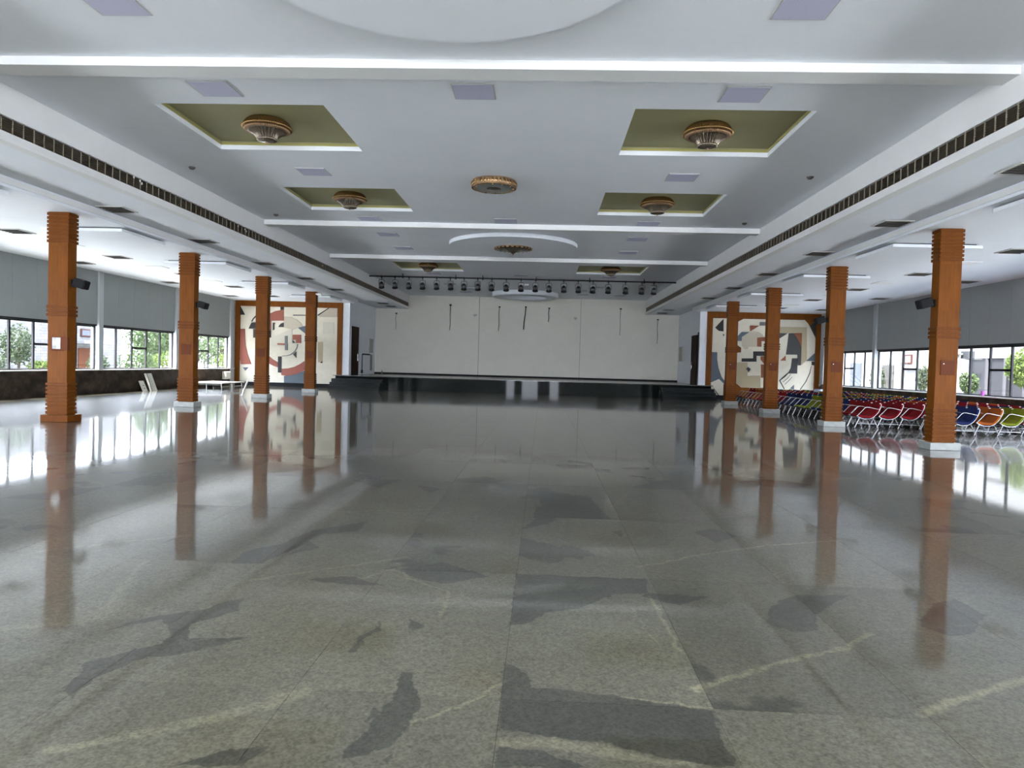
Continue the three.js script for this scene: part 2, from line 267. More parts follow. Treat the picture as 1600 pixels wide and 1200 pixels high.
// ---------------------------------------------------------------- floor of granite slabs
{
  const floor = struct('floor', 'polished grey granite slab floor of the hall', 'floor');
  mesh('bedding', boxAt(-WX - 0.2, WX + 0.2, -0.3, -0.03, ZM - 0.3, ZF), mat([0.05, 0.05, 0.045], 0.8), floor);
  const SW = 1.005, SL = 2.03, X0 = 1.03, Z0 = -5.38;
  const inPoly = (p, x, z) => { let c = false; for (let i = 0, j = p.length - 1; i < p.length; j = i++) { const a = p[i], b = p[j]; if ((a[1] > z) !== (b[1] > z) && x < (b[0] - a[0]) * (z - a[1]) / (b[1] - a[1]) + a[0]) c = !c; } return c; };
  const bb = (p) => [Math.min(...p.map((q) => q[0])) - 0.05, Math.max(...p.map((q) => q[0])) + 0.05, Math.min(...p.map((q) => q[1])) - 0.05, Math.max(...p.map((q) => q[1])) + 0.05];
  const darks = FLOOR_DARK.map((p) => ({ p, b: bb(p) })), veins = FLOOR_VEIN.map(([p, w, k]) => ({ p, w, k, b: bb(p) }));
  const segD = (x, z, a, b) => { const dx = b[0] - a[0], dz = b[1] - a[1], t = Math.max(0, Math.min(1, ((x - a[0]) * dx + (z - a[1]) * dz) / (dx * dx + dz * dz))); return Math.hypot(x - a[0] - t * dx, z - a[1] - t * dz); };
  function granite(x, z, i, j, px, py, near) {             // the colour of the stone at one point of slab (i, j)
    const s = h2(i + 101, j + 77), s2 = h2(i + 31, j + 913), ox = s * 40, oz = s2 * 40;
    let k = 0.86 + 0.24 * s;
    const low = fbm(x * 0.9 + ox, z * 0.7 + oz, 3), mid = fbm(x * 4 + ox, z * 4 + oz, 3);
    const ang = 0.32, u = x * Math.cos(ang) - z * Math.sin(ang), v = x * Math.sin(ang) + z * Math.cos(ang);
    const streak = vn(u * 0.7 + ox, v * 5 + oz);
    k *= 0.78 + 0.34 * low + 0.12 * mid + 0.1 * streak;
    const wx = x + 0.03 * (vn(x * 14, z * 14) - 0.5) + 0.016 * (vn(x * 50, z * 50) - 0.5), wz = z + 0.03 * (vn(x * 14 + 70, z * 14) - 0.5) + 0.016 * (vn(x * 50 + 9, z * 50) - 0.5);
    let dark = 0, light = 0;
    if (near) {
      for (const d of darks) if (wx > d.b[0] && wx < d.b[1] && wz > d.b[2] && wz < d.b[3] && inPoly(d.p, wx, wz)) dark = 0.8 + 0.2 * vn(x * 9, z * 9);
      for (const d of veins) if (wx > d.b[0] - 0.1 && wx < d.b[1] + 0.1 && wz > d.b[2] - 0.1 && wz < d.b[3] + 0.1) {
        let m = 9; for (let q = 0; q + 1 < d.p.length; q++) m = Math.min(m, segD(wx, wz, d.p[q], d.p[q + 1]));
        const w = d.w * (0.3 + 0.6 * vn(x * 6, z * 6 + 3)); if (m < w) light = Math.max(light, d.k * Math.min(1, 1.6 * (1 - m / w)));
      }
    }
    const bl = fbm(x * 0.8 + ox * 1.7 + 0.5 * mid, z * 0.8 + oz * 1.3 + 0.4 * mid, 4);
    if (bl > (near ? 0.715 : 0.66)) dark = Math.max(dark, Math.min(0.8, (bl - (near ? 0.715 : 0.66)) * 40));
    const rv = Math.abs(vn(u * 0.35 + ox * 2.1, v * 0.9 + oz * 2.3) - 0.5); if (rv < 0.006 && s > 0.45) light = Math.max(light, 0.4 * (1 - rv / 0.006));
    const sp = h2(px, py), sp2 = vn(px / 1.9, py / 1.9), sp3 = vn(px / 5 + 31, py / 5);
    const grain = 1 + 0.35 * (sp - 0.5) + 0.75 * (sp2 - 0.5) + 0.3 * (sp3 - 0.5);
    k *= (1 - 0.56 * dark * (0.8 + 0.4 * mid)) * (1 + 0.75 * light) * grain;
    const warm = 0.5 + 0.5 * fbm(x * 0.6 + 5, z * 0.6 + 8, 2);
    return [0.088 * k * (0.97 + 0.08 * warm + 0.04 * light - 0.05 * dark), 0.086 * k, 0.064 * k * (1.05 - 0.12 * warm - 0.08 * light + 0.06 * dark)];
  }
  const NI0 = -5, NI1 = 4, NX0 = X0 + NI0 * SW, NW = (NI1 - NI0 + 1) * SW, NZ0 = Z0 - 2 * SL, NH = 4 * SL;
  const tw = 2010, th = 1624;
  const nearTex = makeTex(tw, th, (px, py) => {
    const x = NX0 + (px + 0.5) / tw * NW, z = NZ0 + (py + 0.5) / th * NH;
    return granite(x, z, Math.floor((x - X0) / SW), Math.floor((z - Z0) / SL), px, py, true);
  });
  const wave = rep(makeTex(256, 256, (x, y) => { const v = 0.7 * vn(x / 32, y / 32, 8) + 0.3 * vn(x / 16 , y / 16, 16); return [v, v, v]; }, false), 1);
  const gloss = { roughness: 0.36, ior: 1.5, specularIntensity: 0.28, clearcoat: 0.9, clearcoatRoughness: 0.055, bumpMap: wave, bumpScale: 0.00012 };
  const nearMat = new THREE.MeshPhysicalMaterial({ color: 0xffffff, map: nearTex, ...gloss, bumpMap: rep(wave, 6, 5) });
  const farMats = [];
  for (let v = 0; v < 8; v++) {
    const t = makeTex(384, 768, (px, py) => granite(v * 13.7 + px / 384 * SW, v * 7.9 + py / 768 * SL, v * 5 + 3, v * 3 + 1, px + v * 999, py, false));
    farMats.push(new THREE.MeshPhysicalMaterial({ color: 0xffffff, map: t, ...gloss }));
  }
  const localGeo = new THREE.BoxGeometry(SW - 0.002, 0.03, SL - 0.002);
  { const p = localGeo.attributes.position, uv = localGeo.attributes.uv; for (let i = 0; i < p.count; i++) uv.setXY(i, p.getX(i) / SW + 0.5, p.getZ(i) / SL + 0.5); }
  const list = [];
  const cam = camera.position;
  for (let i = -18; i <= 15; i++) for (let j = -17; j <= 7; j++) {
    let x0 = X0 + i * SW, x1 = x0 + SW, z0 = Z0 + j * SL, z1 = z0 + SL;
    const cx0 = Math.max(x0, -WX), cx1 = Math.min(x1, WX), cz0 = Math.max(z0, ZM), cz1 = Math.min(z1, ZF);
    if (cx1 - cx0 < 0.02 || cz1 - cz0 < 0.02) continue;
    const cx = (cx0 + cx1) / 2, cz = (cz0 + cz1) / 2, inView = cz1 < -2.7 && Math.abs(cx - cam.x + 0.04 * cz) < -0.74 * cz0 + 0.5;
    list.push({ i, j, cx, cz, sx: (cx1 - cx0) / SW, sz: (cz1 - cz0) / SL, score: inView ? 1 / Math.pow(Math.max(1, -cz), 3) : -1 });
  }
  list.sort((a, b) => b.score - a.score);
  const rest = farMats.map(() => []);
  list.forEach((s, n) => {
    const near = s.i >= NI0 && s.i <= NI1 && s.j >= -2 && s.j <= 1;
    const vi = Math.floor(h2(s.i * 7 + 3, s.j * 5 + 11) * 8), tx = (h2(s.i, s.j + 40) - 0.5) * 0.0007, tz = (h2(s.i + 60, s.j) - 0.5) * 0.0007;
    if (n < 300 || near) {
      let g = localGeo;
      if (near) { g = localGeo.clone(); const p = g.attributes.position, uv = g.attributes.uv; for (let q = 0; q < p.count; q++) uv.setXY(q, (s.cx + p.getX(q) - NX0) / NW, (s.cz + p.getZ(q) - NZ0) / NH); }
      const o = mesh('granite_slab', g, near ? nearMat : farMats[vi], floor);
      o.position.set(s.cx, -0.015, s.cz); o.scale.set(s.sx, 1, s.sz); o.rotation.set(tx, (!near && h2(s.i + 5, s.j + 9) > 0.5) ? Math.PI : 0, tz);
    } else {
      const g = localGeo.clone(); g.scale(s.sx, 1, s.sz); g.rotateX(tx); g.rotateZ(tz); g.translate(s.cx, -0.015, s.cz); rest[vi].push(g);
    }
  });
  // the slabs beyond the nearest ones, joined
  const far = new THREE.Group(); far.name = 'distant_granite_slabs'; far.userData = { kind: 'stuff' }; floor.add(far);
  rest.forEach((gs, v) => { if (gs.length) mesh('slab_bed', gs, farMats[v], far); });
}

// ---------------------------------------------------------------- ceilings
const RECX = [[-5.55, -2.62], [2.58, 5.52]], RECZ = [[-14.45, -11.88], [-20.15, -17.55], [-33.1, -30.35]];
{
  const c = struct('ceiling', 'white central ceiling with six olive recesses', 'ceiling');
  const sh = new THREE.Shape([[-FX - 0.1, ZB - 0.1], [FX + 0.1, ZB - 0.1], [FX + 0.1, ZF], [-FX - 0.1, ZF]].map((p) => new THREE.Vector2(...p)));
  for (const [xa, xb] of RECX) for (const [za, zb] of RECZ) sh.holes.push(new THREE.Path([[xa, za], [xa, zb], [xb, zb], [xb, za]].map((p) => new THREE.Vector2(...p))));
  const g = new THREE.ExtrudeGeometry(sh, { depth: 0.09, bevelEnabled: false }); g.rotateX(Math.PI / 2); g.translate(0, YC + 0.09, 0);
  mesh('ceiling_board', metreUV(g), M.white, c);
  for (const [xa, xb] of RECX) for (const [za, zb] of RECZ) {
    const t = 0.03, y0 = YC + 0.09, y1 = YC + 0.125, y2 = YC + 0.165;
    const ring = (o, w, ya, yb) => [boxAt(xa - o, xb + o, ya, yb, za - o, za - o + w), boxAt(xa - o, xb + o, ya, yb, zb + o - w, zb + o), boxAt(xa - o, xa - o + w, ya, yb, za - o + w, zb + o - w), boxAt(xb + o - w, xb + o, ya, yb, za - o + w, zb + o - w)];
    const r = mesh('recess', [boxAt(xa - 0.05, xb + 0.05, y2, y2 + 0.03, za - 0.05, zb + 0.05), ...ring(0.05, 0.05, y0, y2)], M.olive, c);
    mesh('recess_lip', ring(0, t, y0, y1), M.oliveLip, r);
  }
  for (const [zc, nm] of [[-6.95], [-25.35]]) {
    const d = mesh('dropped_disc', new THREE.CylinderGeometry(2.27, 2.27, 0.13, 96).translate(0, YC - 0.065, zc), M.white, c);
  }
  const ring = lathe([[1.25, 0.0], [1.25, -0.2], [1.3, -0.27], [1.9, -0.27], [1.97, -0.22], [1.97, 0.0]], 96); ring.translate(0, YC, -42.6);
  mesh('dropped_ring', ring, M.white, c);
  const roof = struct('roof', 'flat roof slab over the hall', 'roof');
  mesh('roof_slab', boxAt(-WX - 0.35, WX + 0.35, 6.25, 6.5, ZB - 0.4, ZF + 0.3), M.white, roof);
  for (const s of [-1, 1]) {
    const a = struct('ceiling', s < 0 ? 'white lower ceiling above the left aisle' : 'white lower ceiling above the right aisle', 'ceiling');
    mesh('aisle_board', boxAt(s * BX, s * (WX + 0.05), YA, YA + 0.3, ZM - 0.05, ZF), M.white, a);
    mesh('inner_strip', boxAt(s * (FX + 0.1), s * (SX + 0.05), YS, YS + 0.1, ZB - 0.05, ZF), M.white, a);
    mesh('edge_moulding', boxAt(s * (BX - 0.025), s * (BX + 0.01), YA + 0.06, YA + 0.17, ZM, ZF), M.fascia, a);
  }
  // cross beams
  [[-10.45, -10.05, 0.125, 'nearest'], [-22.0, -21.7, 0.15, 'middle'], [-28.75, -28.45, 0.15, 'farthest']].forEach(([za, zb, h, w]) => {
    const b = mesh('trim', boxAt(-FX, FX, YC - h, YC + 0.02, za, zb), M.fascia); b.userData = { kind: 'structure', label: `white ceiling cross beam, ${w} of the three`, category: 'beam' };
  });
}
// fascia with louvre strips, both sides
for (const s of [-1, 1]) {
  const f = struct('trim', s < 0 ? 'white fascia with dark louvre strip on the left' : 'white fascia with dark louvre strip on the right', 'fascia');
  const X = s * FX, Xo = s * (FX + 0.2);
  mesh('fascia_board', boxAt(X, Xo, 5.36, 6.25, ZB, ZF), M.fascia, f);
  mesh('fascia_lip', boxAt(X, Xo, YS - 0.005, 5.11, ZB, ZF), M.fascia, f);
  mesh('louvre_backing', boxAt(s * (FX + 0.055), Xo, 5.11, 5.36, ZB, ZF), M.louvreBack, f);
  const g = join([...Array(7)].map((_, q) => metreUV(new THREE.BoxGeometry(0.034, 0.007, 0.232).rotateZ(s * 0.6).translate(0, -0.105 + 0.035 * q, 0))));
  const rest = [];
  for (let z = -9.0, n = 0; z > ZB + 0.2; z -= 0.245, n++) {
    if (n < 75) { const o = mesh('louvre_panel', g, M.louvre, f); o.position.set(s * (FX + 0.03), 5.235, z); }
    else rest.push(g.clone().translate(s * (FX + 0.03), 5.235, z));
  }
  for (let z = -8.755; z < ZF - 0.2; z += 0.245) rest.push(g.clone().translate(s * (FX + 0.03), 5.235, z));
  const bars = []; for (let z = -9.0 + 0.1225; z > ZB + 0.2; z -= 0.245) bars.push(boxAt(s * (FX + 0.008), s * (FX + 0.03), 5.112, 5.358, z - 0.0045, z + 0.0045));
  mesh('divider_bars', bars, M.louvreBar, f).userData = { kind: 'stuff' };
  mesh('distant_louvre_panels', rest, M.louvre, f).userData = { kind: 'stuff' };
  if (s < 0) for (const [z, y] of [[-14.75, 5.33], [-14.98, 5.31], [-15.05, 5.27], [-19.9, 5.3], [-20.35, 5.29], [-20.45, 5.25], [-27.6, 5.25]]) mesh('glint_chip', rbox(0.012, 0.05, 0.05, 0.004, 1).rotateX(z * 3).translate(s * (FX + 0.012), y, z), M.cap, f);  // white chips standing in for glints of daylight through the louvre
}

// ---------------------------------------------------------------- side walls and windows
const PIERS = []; for (let z = -38.75; z < ZF; z += 5.82) PIERS.push(z);
const YW0 = 0.95, YW1 = 2.64;
for (const s of [-1, 1]) {
  const w = struct(s < 0 ? 'wall_left' : 'wall_right', s < 0 ? 'left side wall, grey above a dark stone dado' : 'right side wall, grey above a dark stone dado', 'wall');
  const X = s * WX, Xo = s * (WX + 0.25);
  mesh('dado', boxAt(X, Xo, -0.3, YW0 - 0.04, ZM, ZF), M.dado, w);
  mesh('sill', boxAt(s * (WX - 0.05), Xo, YW0 - 0.04, YW0, ZM + 0.2, ZF), M.sill, w);
  mesh('lintel', boxAt(s * (WX + 0.02), Xo, YW1, YW1 + 0.08, ZM, ZF), M.black, w);
  mesh('upper_wall', boxAt(s * (WX + 0.06), Xo, YW1 + 0.08, 6.25, ZM, ZF), M.greyWall, w);
  for (const z of PIERS) mesh('pier', boxAt(s * (WX - 0.08), Xo, YW0, YA, z - 0.13, z + 0.13), M.pier, w);
  mesh('pier', boxAt(s * (WX - 0.02), Xo, 0, YA, ZM - 0.3, -38.75), M.pier, w);
  for (let b = 0; b < PIERS.length; b++) {
    const za = PIERS[b] + 0.13, zb = (b + 1 < PIERS.length ? PIERS[b + 1] : ZF + 0.1) - 0.13;
    if (zb - za < 1) { mesh('upper_wall', boxAt(X, Xo, YW0, YA, za, zb + 0.1), M.greyWall, w); continue; }
    const n = Math.round((zb - za) / 1.11), L = (zb - za) / n;
    for (let k = 0; k < n; k++) mesh('wall_panel', boxAt(X, s * (WX + 0.06), YW1 + 0.06, YA, za + k * L + 0.003, za + (k + 1) * L - 0.003), M.greyWall, w);
    const wn = struct('window', `black framed strip window in the ${s < 0 ? 'left' : 'right'} wall, ${ORD[b + 1]} bay from the stage`, 'window');
    wn.name = `window_${(s < 0 ? 0 : 20) + b + 1}`;
    const fx0 = s * (WX + 0.08), fx1 = s * (WX + 0.14), t = 0.05;
    mesh('frame', [boxAt(fx0, fx1, YW0, YW0 + t, za, zb), boxAt(fx0, fx1, YW1 - t, YW1, za, zb), boxAt(fx0, fx1, YW0 + t, YW1 - t, za, za + t), boxAt(fx0, fx1, YW0 + t, YW1 - t, zb - t, zb)], M.black, wn);
    for (let k = 1; k < n; k++) mesh('mullion', boxAt(fx0, fx1, YW0 + t, YW1 - t, za + k * L - 0.035, za + k * L + 0.035), M.black, wn);
    for (let k = 0; k < n; k++) {
      const pa = za + k * L + 0.02, pb = za + (k + 1) * L - 0.02, px = s * (WX + 0.11);
      const pane = (y0, y1) => mesh('pane', new THREE.PlaneGeometry(pb - pa, y1 - y0).rotateY(Math.PI / 2).translate(px, (y0 + y1) / 2, (pa + pb) / 2), M.pane, wn);
      if (k === 2 && n === 5) { mesh('transom', boxAt(fx0, s * (WX + 0.15), 1.80, 1.88, pa, pb), M.black, wn); pane(YW0, 1.8); pane(1.88, YW1); } else pane(YW0, YW1);
    }
  }
}

// wall behind the camera, with doors and high windows
{
  const w = struct('wall_front', 'entrance wall behind the viewer with doorways and high windows', 'wall');
  const sh = new THREE.Shape([[-WX - 0.25, -0.3], [WX + 0.25, -0.3], [WX + 0.25, 6.25], [-WX - 0.25, 6.25]].map((p) => new THREE.Vector2(...p)));
  const hole = (xa, xb, ya, yb) => sh.holes.push(new THREE.Path([[xa, ya], [xa, yb], [xb, yb], [xb, ya]].map((p) => new THREE.Vector2(...p))));
  hole(-3.0, -2.1, 0, 2.4); hole(-1.2, 0.6, 0, 2.4); hole(2.0, 3.0, 0, 2.4);
  for (const [xa, xb] of [[-15.8, -12.7], [-12.4, -9.5], [9.5, 12.4], [12.7, 15.8]]) hole(xa, xb, 3.2, 4.7);
  for (const [xa, xb] of [[-7.3, -3.8], [-3.5, 0], [0.3, 3.8], [4.1, 7.3]]) hole(xa, xb, 3.2, 5.3);
  const g = new THREE.ExtrudeGeometry(sh, { depth: 0.25, bevelEnabled: false }); g.translate(0, 0, ZF);
  mesh('wall_face', metreUV(g), M.cream, w);
}

// ---------------------------------------------------------------- stage, stage walls, doors, mural walls
{
  const st = struct('stage', 'low stage faced in dark polished granite', 'stage');
  const H = 0.74;
  mesh('stage_face', [boxAt(-7.55, 7.55, 0, H - 0.035, -39.6, -38.4), boxAt(-10.3, 10.3, 0, H - 0.035, -39.5, -38.9), boxAt(-SX, SX, 0, H - 0.035, ZB, -39.5)], M.stage, st);
  mesh('stage_top', [boxAt(-7.58, 7.58, H - 0.035, H, -39.6, -38.36), boxAt(-10.3, -7.58, H - 0.035, H, -39.5, -38.43), boxAt(7.58, 10.3, H - 0.035, H, -39.5, -38.43), boxAt(-SX, SX, H - 0.035, H, ZB, -39.6)], M.stageTop, st);
  for (const s of [-1, 1]) for (let k = 0; k < 3; k++) {
    const y1 = 0.185 * (3 - k) - 0.0, z1 = -38.43 + 0.31 * (k + 1);
    const step = mesh('step', boxAt(s * 7.55, s * 10.3, y1 - 0.185, y1 - 0.03, -38.95, z1 - 0.02), M.step, st);
    mesh('nosing', boxAt(s * 7.53, s * 10.3, y1 - 0.03, y1, -38.95, z1), M.step, step);
    if (k < 2) mesh('step_body', boxAt(s * 7.55, s * 10.3, 0, y1 - 0.185, -38.95, z1 - 0.02), M.step, st);
  }
  const wb = struct('wall_back', 'pale cream wall behind the stage', 'wall');
  mesh('wall_face', boxAt(-SX - 0.2, SX + 0.2, 0, 6.25, ZB - 0.3, ZB), M.cream, wb);
  mesh('pilaster', boxAt(2.8, 3.47, H, YC, ZB, ZB + 0.05), M.cream, wb);
  mesh('pilaster', boxAt(-3.6, -3.02, H, YC, ZB, ZB + 0.04), M.cream, wb);
  mesh('skirting', boxAt(-SX, SX, H, H + 0.11, ZB, ZB + 0.06), M.blackMatte, wb);
  for (const x of [-3.0, 3.48]) mesh('joint', boxAt(x - 0.012, x + 0.012, H + 0.11, YC, ZB, ZB + 0.006), mat([0.2, 0.2, 0.18], 0.9), wb);
  for (const [a, b, c, d, r, e] of [[-8.35, 4.64, -8.37, 3.61, 0.012], [-4.85, 5.25, -4.88, 3.66, 0.014], [-1.71, 5.21, -1.74, 3.7, 0.016], [-0.03, 5.25, -0.14, 3.82, 0.03], [1.46, 5.2, 1.43, 4.35, 0.022], [6.0, 5.27, 5.97, 3.61, 0.013], [8.36, 4.64, 8.34, 3.14, 0.016]]) {
    const wi = tag(mesh('hanging_wire', [tube([[a, b, ZB + 0.06], [a - 0.03, (b * 2 + d) / 3, ZB + 0.08], [c + 0.02, (b + 2 * d) / 3, ZB + 0.07], [c, d, ZB + 0.07]], r, 14, 5), rbox(0.12, 0.07, 0.08, 0.01, 1).translate(a, b + 0.02, ZB + 0.04)], M.blackMatte),
      `dark loose wire hanging on the stage wall, ${ORD[[-8.35, -4.85, -1.71, -0.03, 1.46, 6.0, 8.36].indexOf(a) + 1]} from the left`, 'wire', 'wires on the stage wall');
  }
  for (const [x, y, l] of [[-3.27, 4.68, 'left'], [3.15, 4.63, 'right']]) {
    const c = thing('wall_bracket', `small bracket fitting high on the ${l} side of the stage wall`, 'bracket', [x, y, ZB + 0.05]);
    mesh('base', rbox(0.22, 0.1, 0.08, 0.01, 1).translate(0, 0, 0.02), M.ventFrame, c); mesh('arm', rod([0, 0, 0.05], [0, -0.12, 0.22], 0.03), M.ventFrame, c);
  }
  for (const s of [-1, 1]) {
    const sd = s < 0 ? 'left' : 'right';
    const w = struct('wall', `white side wall of the stage on the ${sd}`, 'wall'); w.name = `wall_stage_${sd}`;
    mesh('wall_face', boxAt(s * SX, s * (SX + 0.25), 0, 6.25, ZB, ZM + 0.02), M.white, w);
    mesh('pilaster', boxAt(s * SX, s * 10.1, 0, YA, ZM, ZM + 0.1), M.white, w);
    mesh('wall_face', boxAt(s * 10.05, s * (WX + 0.25), 0, 6.25, ZM - 0.3, ZM), M.white, w);
    mesh('baseboard', boxAt(s * 10.1, s * WX, 0, 0.2, ZM, ZM + 0.14), M.blackMatte, w);
    const d = struct('door', `dark wooden door in the ${sd} side wall of the stage`, 'door'); d.name = `door_${s < 0 ? 1 : 2}`;
    mesh('leaf', boxAt(s * (SX - 0.03), s * (SX + 0.02), H, 3.42, -41.15, -39.95), M.doorWood, d);
    mesh('frame', [boxAt(s * (SX - 0.06), s * (SX + 0.02), H, 3.5, -41.25, -41.15), boxAt(s * (SX - 0.06), s * (SX + 0.02), H, 3.5, -39.95, -39.85), boxAt(s * (SX - 0.06), s * (SX + 0.02), 3.42, 3.5, -41.15, -39.95)], M.doorWood, d);
    mesh('handle', rod([s * (SX - 0.07), 1.55, -41.0], [s * (SX - 0.07), 1.95, -41.0], 0.02), M.chrome, d);
    const e = thing('switchboard', `grey electrical panel on the ${sd} stage wall`, 'panel', [s * (SX - 0.05), 2.5, -44.1]);
    mesh('box', rbox(0.1, 0.9, 1.1, 0.015), M.ventFrame, e); mesh('door_panel', rbox(0.02, 0.8, 0.95, 0.006, 1).translate(-s * 0.055, 0, 0), mat([0.4, 0.4, 0.37], 0.5), e);
  }
  const cd = thing('conduit', 'black cable conduit with outlet box on the left stage wall', 'conduit', [-SX + 0.03, 0, 0]);
  mesh('pipe', [rod([0, 0.85, -42.2], [0, 1.95, -42.2], 0.025), rod([0, 1.95, -42.3], [0, 1.95, -44.0], 0.045)], M.blackMatte, cd);
  mesh('outlet_box', rbox(0.06, 0.2, 0.3, 0.01, 1).translate(0, 0.9, -42.2), M.black, cd);
  mesh('cable_duct', rbox(0.08, 1.0, 0.3, 0.01, 1).translate(0, 1.45, -44.4), mat([0.2, 0.2, 0.18], 0.5), cd);
  const pr = tag(mesh('wall_pipe', [rod([9.62, 0, ZM + 0.14], [9.62, 3.6, ZM + 0.14], 0.03), rod([9.62, 3.6, ZM + 0.14], [9.75, 3.6, ZM - 0.4], 0.03)], M.blackMatte), 'thin black pipe on the right corner pilaster beside the mural', 'pipe');
  const bot = tag(mesh('bottle', lathe([[0.001, 0], [0.04, 0], [0.04, 0.16], [0.015, 0.2], [0.015, 0.26], [0.001, 0.26]], 12).translate(-9.1, H, -45.0), mat([0.25, 0.15, 0.08], 0.4)), 'small brown bottle at the back left corner of the stage', 'bottle');
}
// murals
{
  const col = { black: mat([0.02, 0.02, 0.022], 0.6), brick: mat([0.31, 0.095, 0.065], 0.7), brick2: mat([0.24, 0.075, 0.03], 0.7), slate: mat([0.10, 0.125, 0.15], 0.7), dark: mat([0.055, 0.055, 0.055], 0.7), grey: mat([0.18, 0.185, 0.18], 0.7), tan: mat([0.46, 0.38, 0.25], 0.8), tan2: mat([0.52, 0.46, 0.36], 0.8), cream2: mat([0.64, 0.6, 0.5], 0.8) };
  col.cream = mat(0xffffff, 0.8, { map: rep(paintTone(0.72, 0.67, 0.55, 0.16), 0.4) });
  const board = M.wood;
  for (const s of [-1, 1]) {
    const m = thing('mural', s < 0 ? 'abstract geometric mural with red curves in wooden frame, left of stage' : 'abstract geometric mural with slate and cream shapes in wooden frame, right of stage', 'mural', [0, 0, 0]);
    const xi = 10.37, xo = 10.08, wi = 15.94, wo = WX, z = ZM;
    mesh('frame', [boxAt(s * xo, s * xi, 0.2, YA, z, z + 0.2), boxAt(s * wi, s * wo, 0.2, YA, z, z + 0.2), boxAt(s * xi, s * wi, 4.46, YA, z, z + 0.2)], M.wood, m);
    mesh('ground_panel', boxAt(s * xi, s * wi, 0.2, 4.46, z, z + 0.06), s < 0 ? col.cream : board, m);
    (s < 0 ? MURAL_L : MURAL_R).forEach(([n, c, pts], k) => {
      const sh = new THREE.Shape(pts.map(([x, y]) => new THREE.Vector2(Math.sign(x) * Math.min(wi, Math.max(xi, Math.abs(x))), Math.min(4.45, Math.max(0.21, y)))));
      const big = /field|cream_panel/.test(n);
      const g = new THREE.ExtrudeGeometry(sh, { depth: (big ? 0.02 : 0.035) + (k % 5) * 0.003, bevelEnabled: true, bevelSize: 0.004, bevelThickness: 0.004, bevelSegments: 1 });
      mesh(n, metreUV(g.translate(0, 0, z + 0.06)), col[c], m);
    });
  }
}

// ---------------------------------------------------------------- columns
{
  const bandG = metreUV(rbox(0.512, 0.062, 0.347, 0.005, 1)), shaftG = boxAt(-0.228, 0.228, 0.16, YA, -0.15, 0.15), plinthG = metreUV(rbox(0.64, 0.16, 0.5, 0.012, 1).translate(0, 0.08, 0));
  const proto = thing('column', '', 'column', [0, 0, 0], 'carved wooden columns');
  mesh('shaft', shaftG, M.wood, proto); mesh('plinth', plinthG, M.marble, proto);
  for (let k = 0; k < 8; k++) mesh('band', bandG, M.woodBand, proto).position.y = YA - 0.045 - 0.0875 * k;
  for (let k = 0; k < 3; k++) mesh('band', bandG, M.woodBand, proto).position.y = 2.62 - 0.09 * k;
  for (let k = 0; k < 8; k++) mesh('band', bandG, M.woodBand, proto).position.y = 0.21 + 0.0925 * k;
  const names = ['nearest the camera', 'second from the camera', 'third from the camera', 'nearest the mural'];
  let first = true; const cols = [];
  for (const s of [-1, 1]) for (const [k, z] of COLZ.entries()) {
    const label = `wooden ribbed column on ${s < 0 ? (k === 0 ? 'brown' : 'grey') : 'grey'} plinth in the ${s < 0 ? 'left' : 'right'} row, ${names[k]}`;
    let c = proto; if (first) { first = false; c.userData.label = label; c.position.set(s * 9.86, 0, z - 0.15); } else c = copy(proto, [s * 9.86, 0, z - 0.15], label);
    cols.push([s, k, c]);
  }
  for (const [s, k, c] of cols) {
    if (s < 0 && k === 0) c.children.find((o) => o.name === 'plinth').material = M.woodBand;
    const pl = mesh('plaque', rbox(0.3, 0.32, 0.02, 0.004, 1).translate(s < 0 ? 0 : 0.02, 1.78, 0.155), M.plaque, c);
    if (s < 0 && k === 0) {
      mesh('notice_box', boxAt(-0.11, 0.26, 1.63, 1.93, 0.1, 0.19), M.plaque, c);
      mesh('notice', boxAt(-0.09, 0.10, 1.66, 1.92, 0.19, 0.196), mat(0xffffff, 0.7, { map: makeTex(64, 64, (x, y) => { const k2 = 0.5 + 0.45 * vn(x / 7, y / 5); return [0.75 * k2, 0.75 * k2, 0.7 * k2]; }) }), c).userData.label = 'white paper notice';
    } else if (s > 0) mesh('screw', new THREE.SphereGeometry(0.014, 8, 6).translate(-0.07, 1.86, 0.168), M.cap, pl);
  }
  for (const [s, k, l] of [[-1, 0, 'nearest left'], [-1, 1, 'second left'], [1, 0, 'nearest right'], [1, 1, 'second right']]) {
    const z = COLZ[k] - 0.15, sp = thing('loudspeaker', `black tilted loudspeaker on the inner side of the ${l} column`, 'loudspeaker', [s * 9.625, 3.17, z], 'column loudspeakers');
    mesh('bracket', [rbox(0.03, 0.16, 0.1, 0.005, 1).translate(-s * 0.012, 0, 0), rod([0, 0, 0], [-s * 0.12, 0, 0], 0.02)], M.black, sp);
    const b = mesh('cabinet', rbox(0.26, 0.2, 0.24, 0.02).rotateZ(s * 0.3).translate(-s * 0.22, -0.01, 0.02), M.blackMatte, sp);
    mesh('grille', rbox(0.012, 0.17, 0.2, 0.004, 1).rotateZ(s * 0.3).translate(-s * 0.35, -0.05, 0.02), M.black, sp);
  }
  const cctv = thing('security_camera', 'small white security camera beside the top of the farthest left column', 'camera', [-9.55, 4.62, -33.1]);
  mesh('mount', rod([-0.06, 0.02, 0], [0.02, 0.02, 0], 0.03), M.cap, cctv); mesh('body', new THREE.CapsuleGeometry(0.055, 0.14, 4, 10).rotateZ(1.4).translate(0.12, 0, 0.02), M.cap, cctv); mesh('lens', new THREE.SphereGeometry(0.03, 10, 8).translate(0.22, 0, 0.02), M.black, cctv);
}

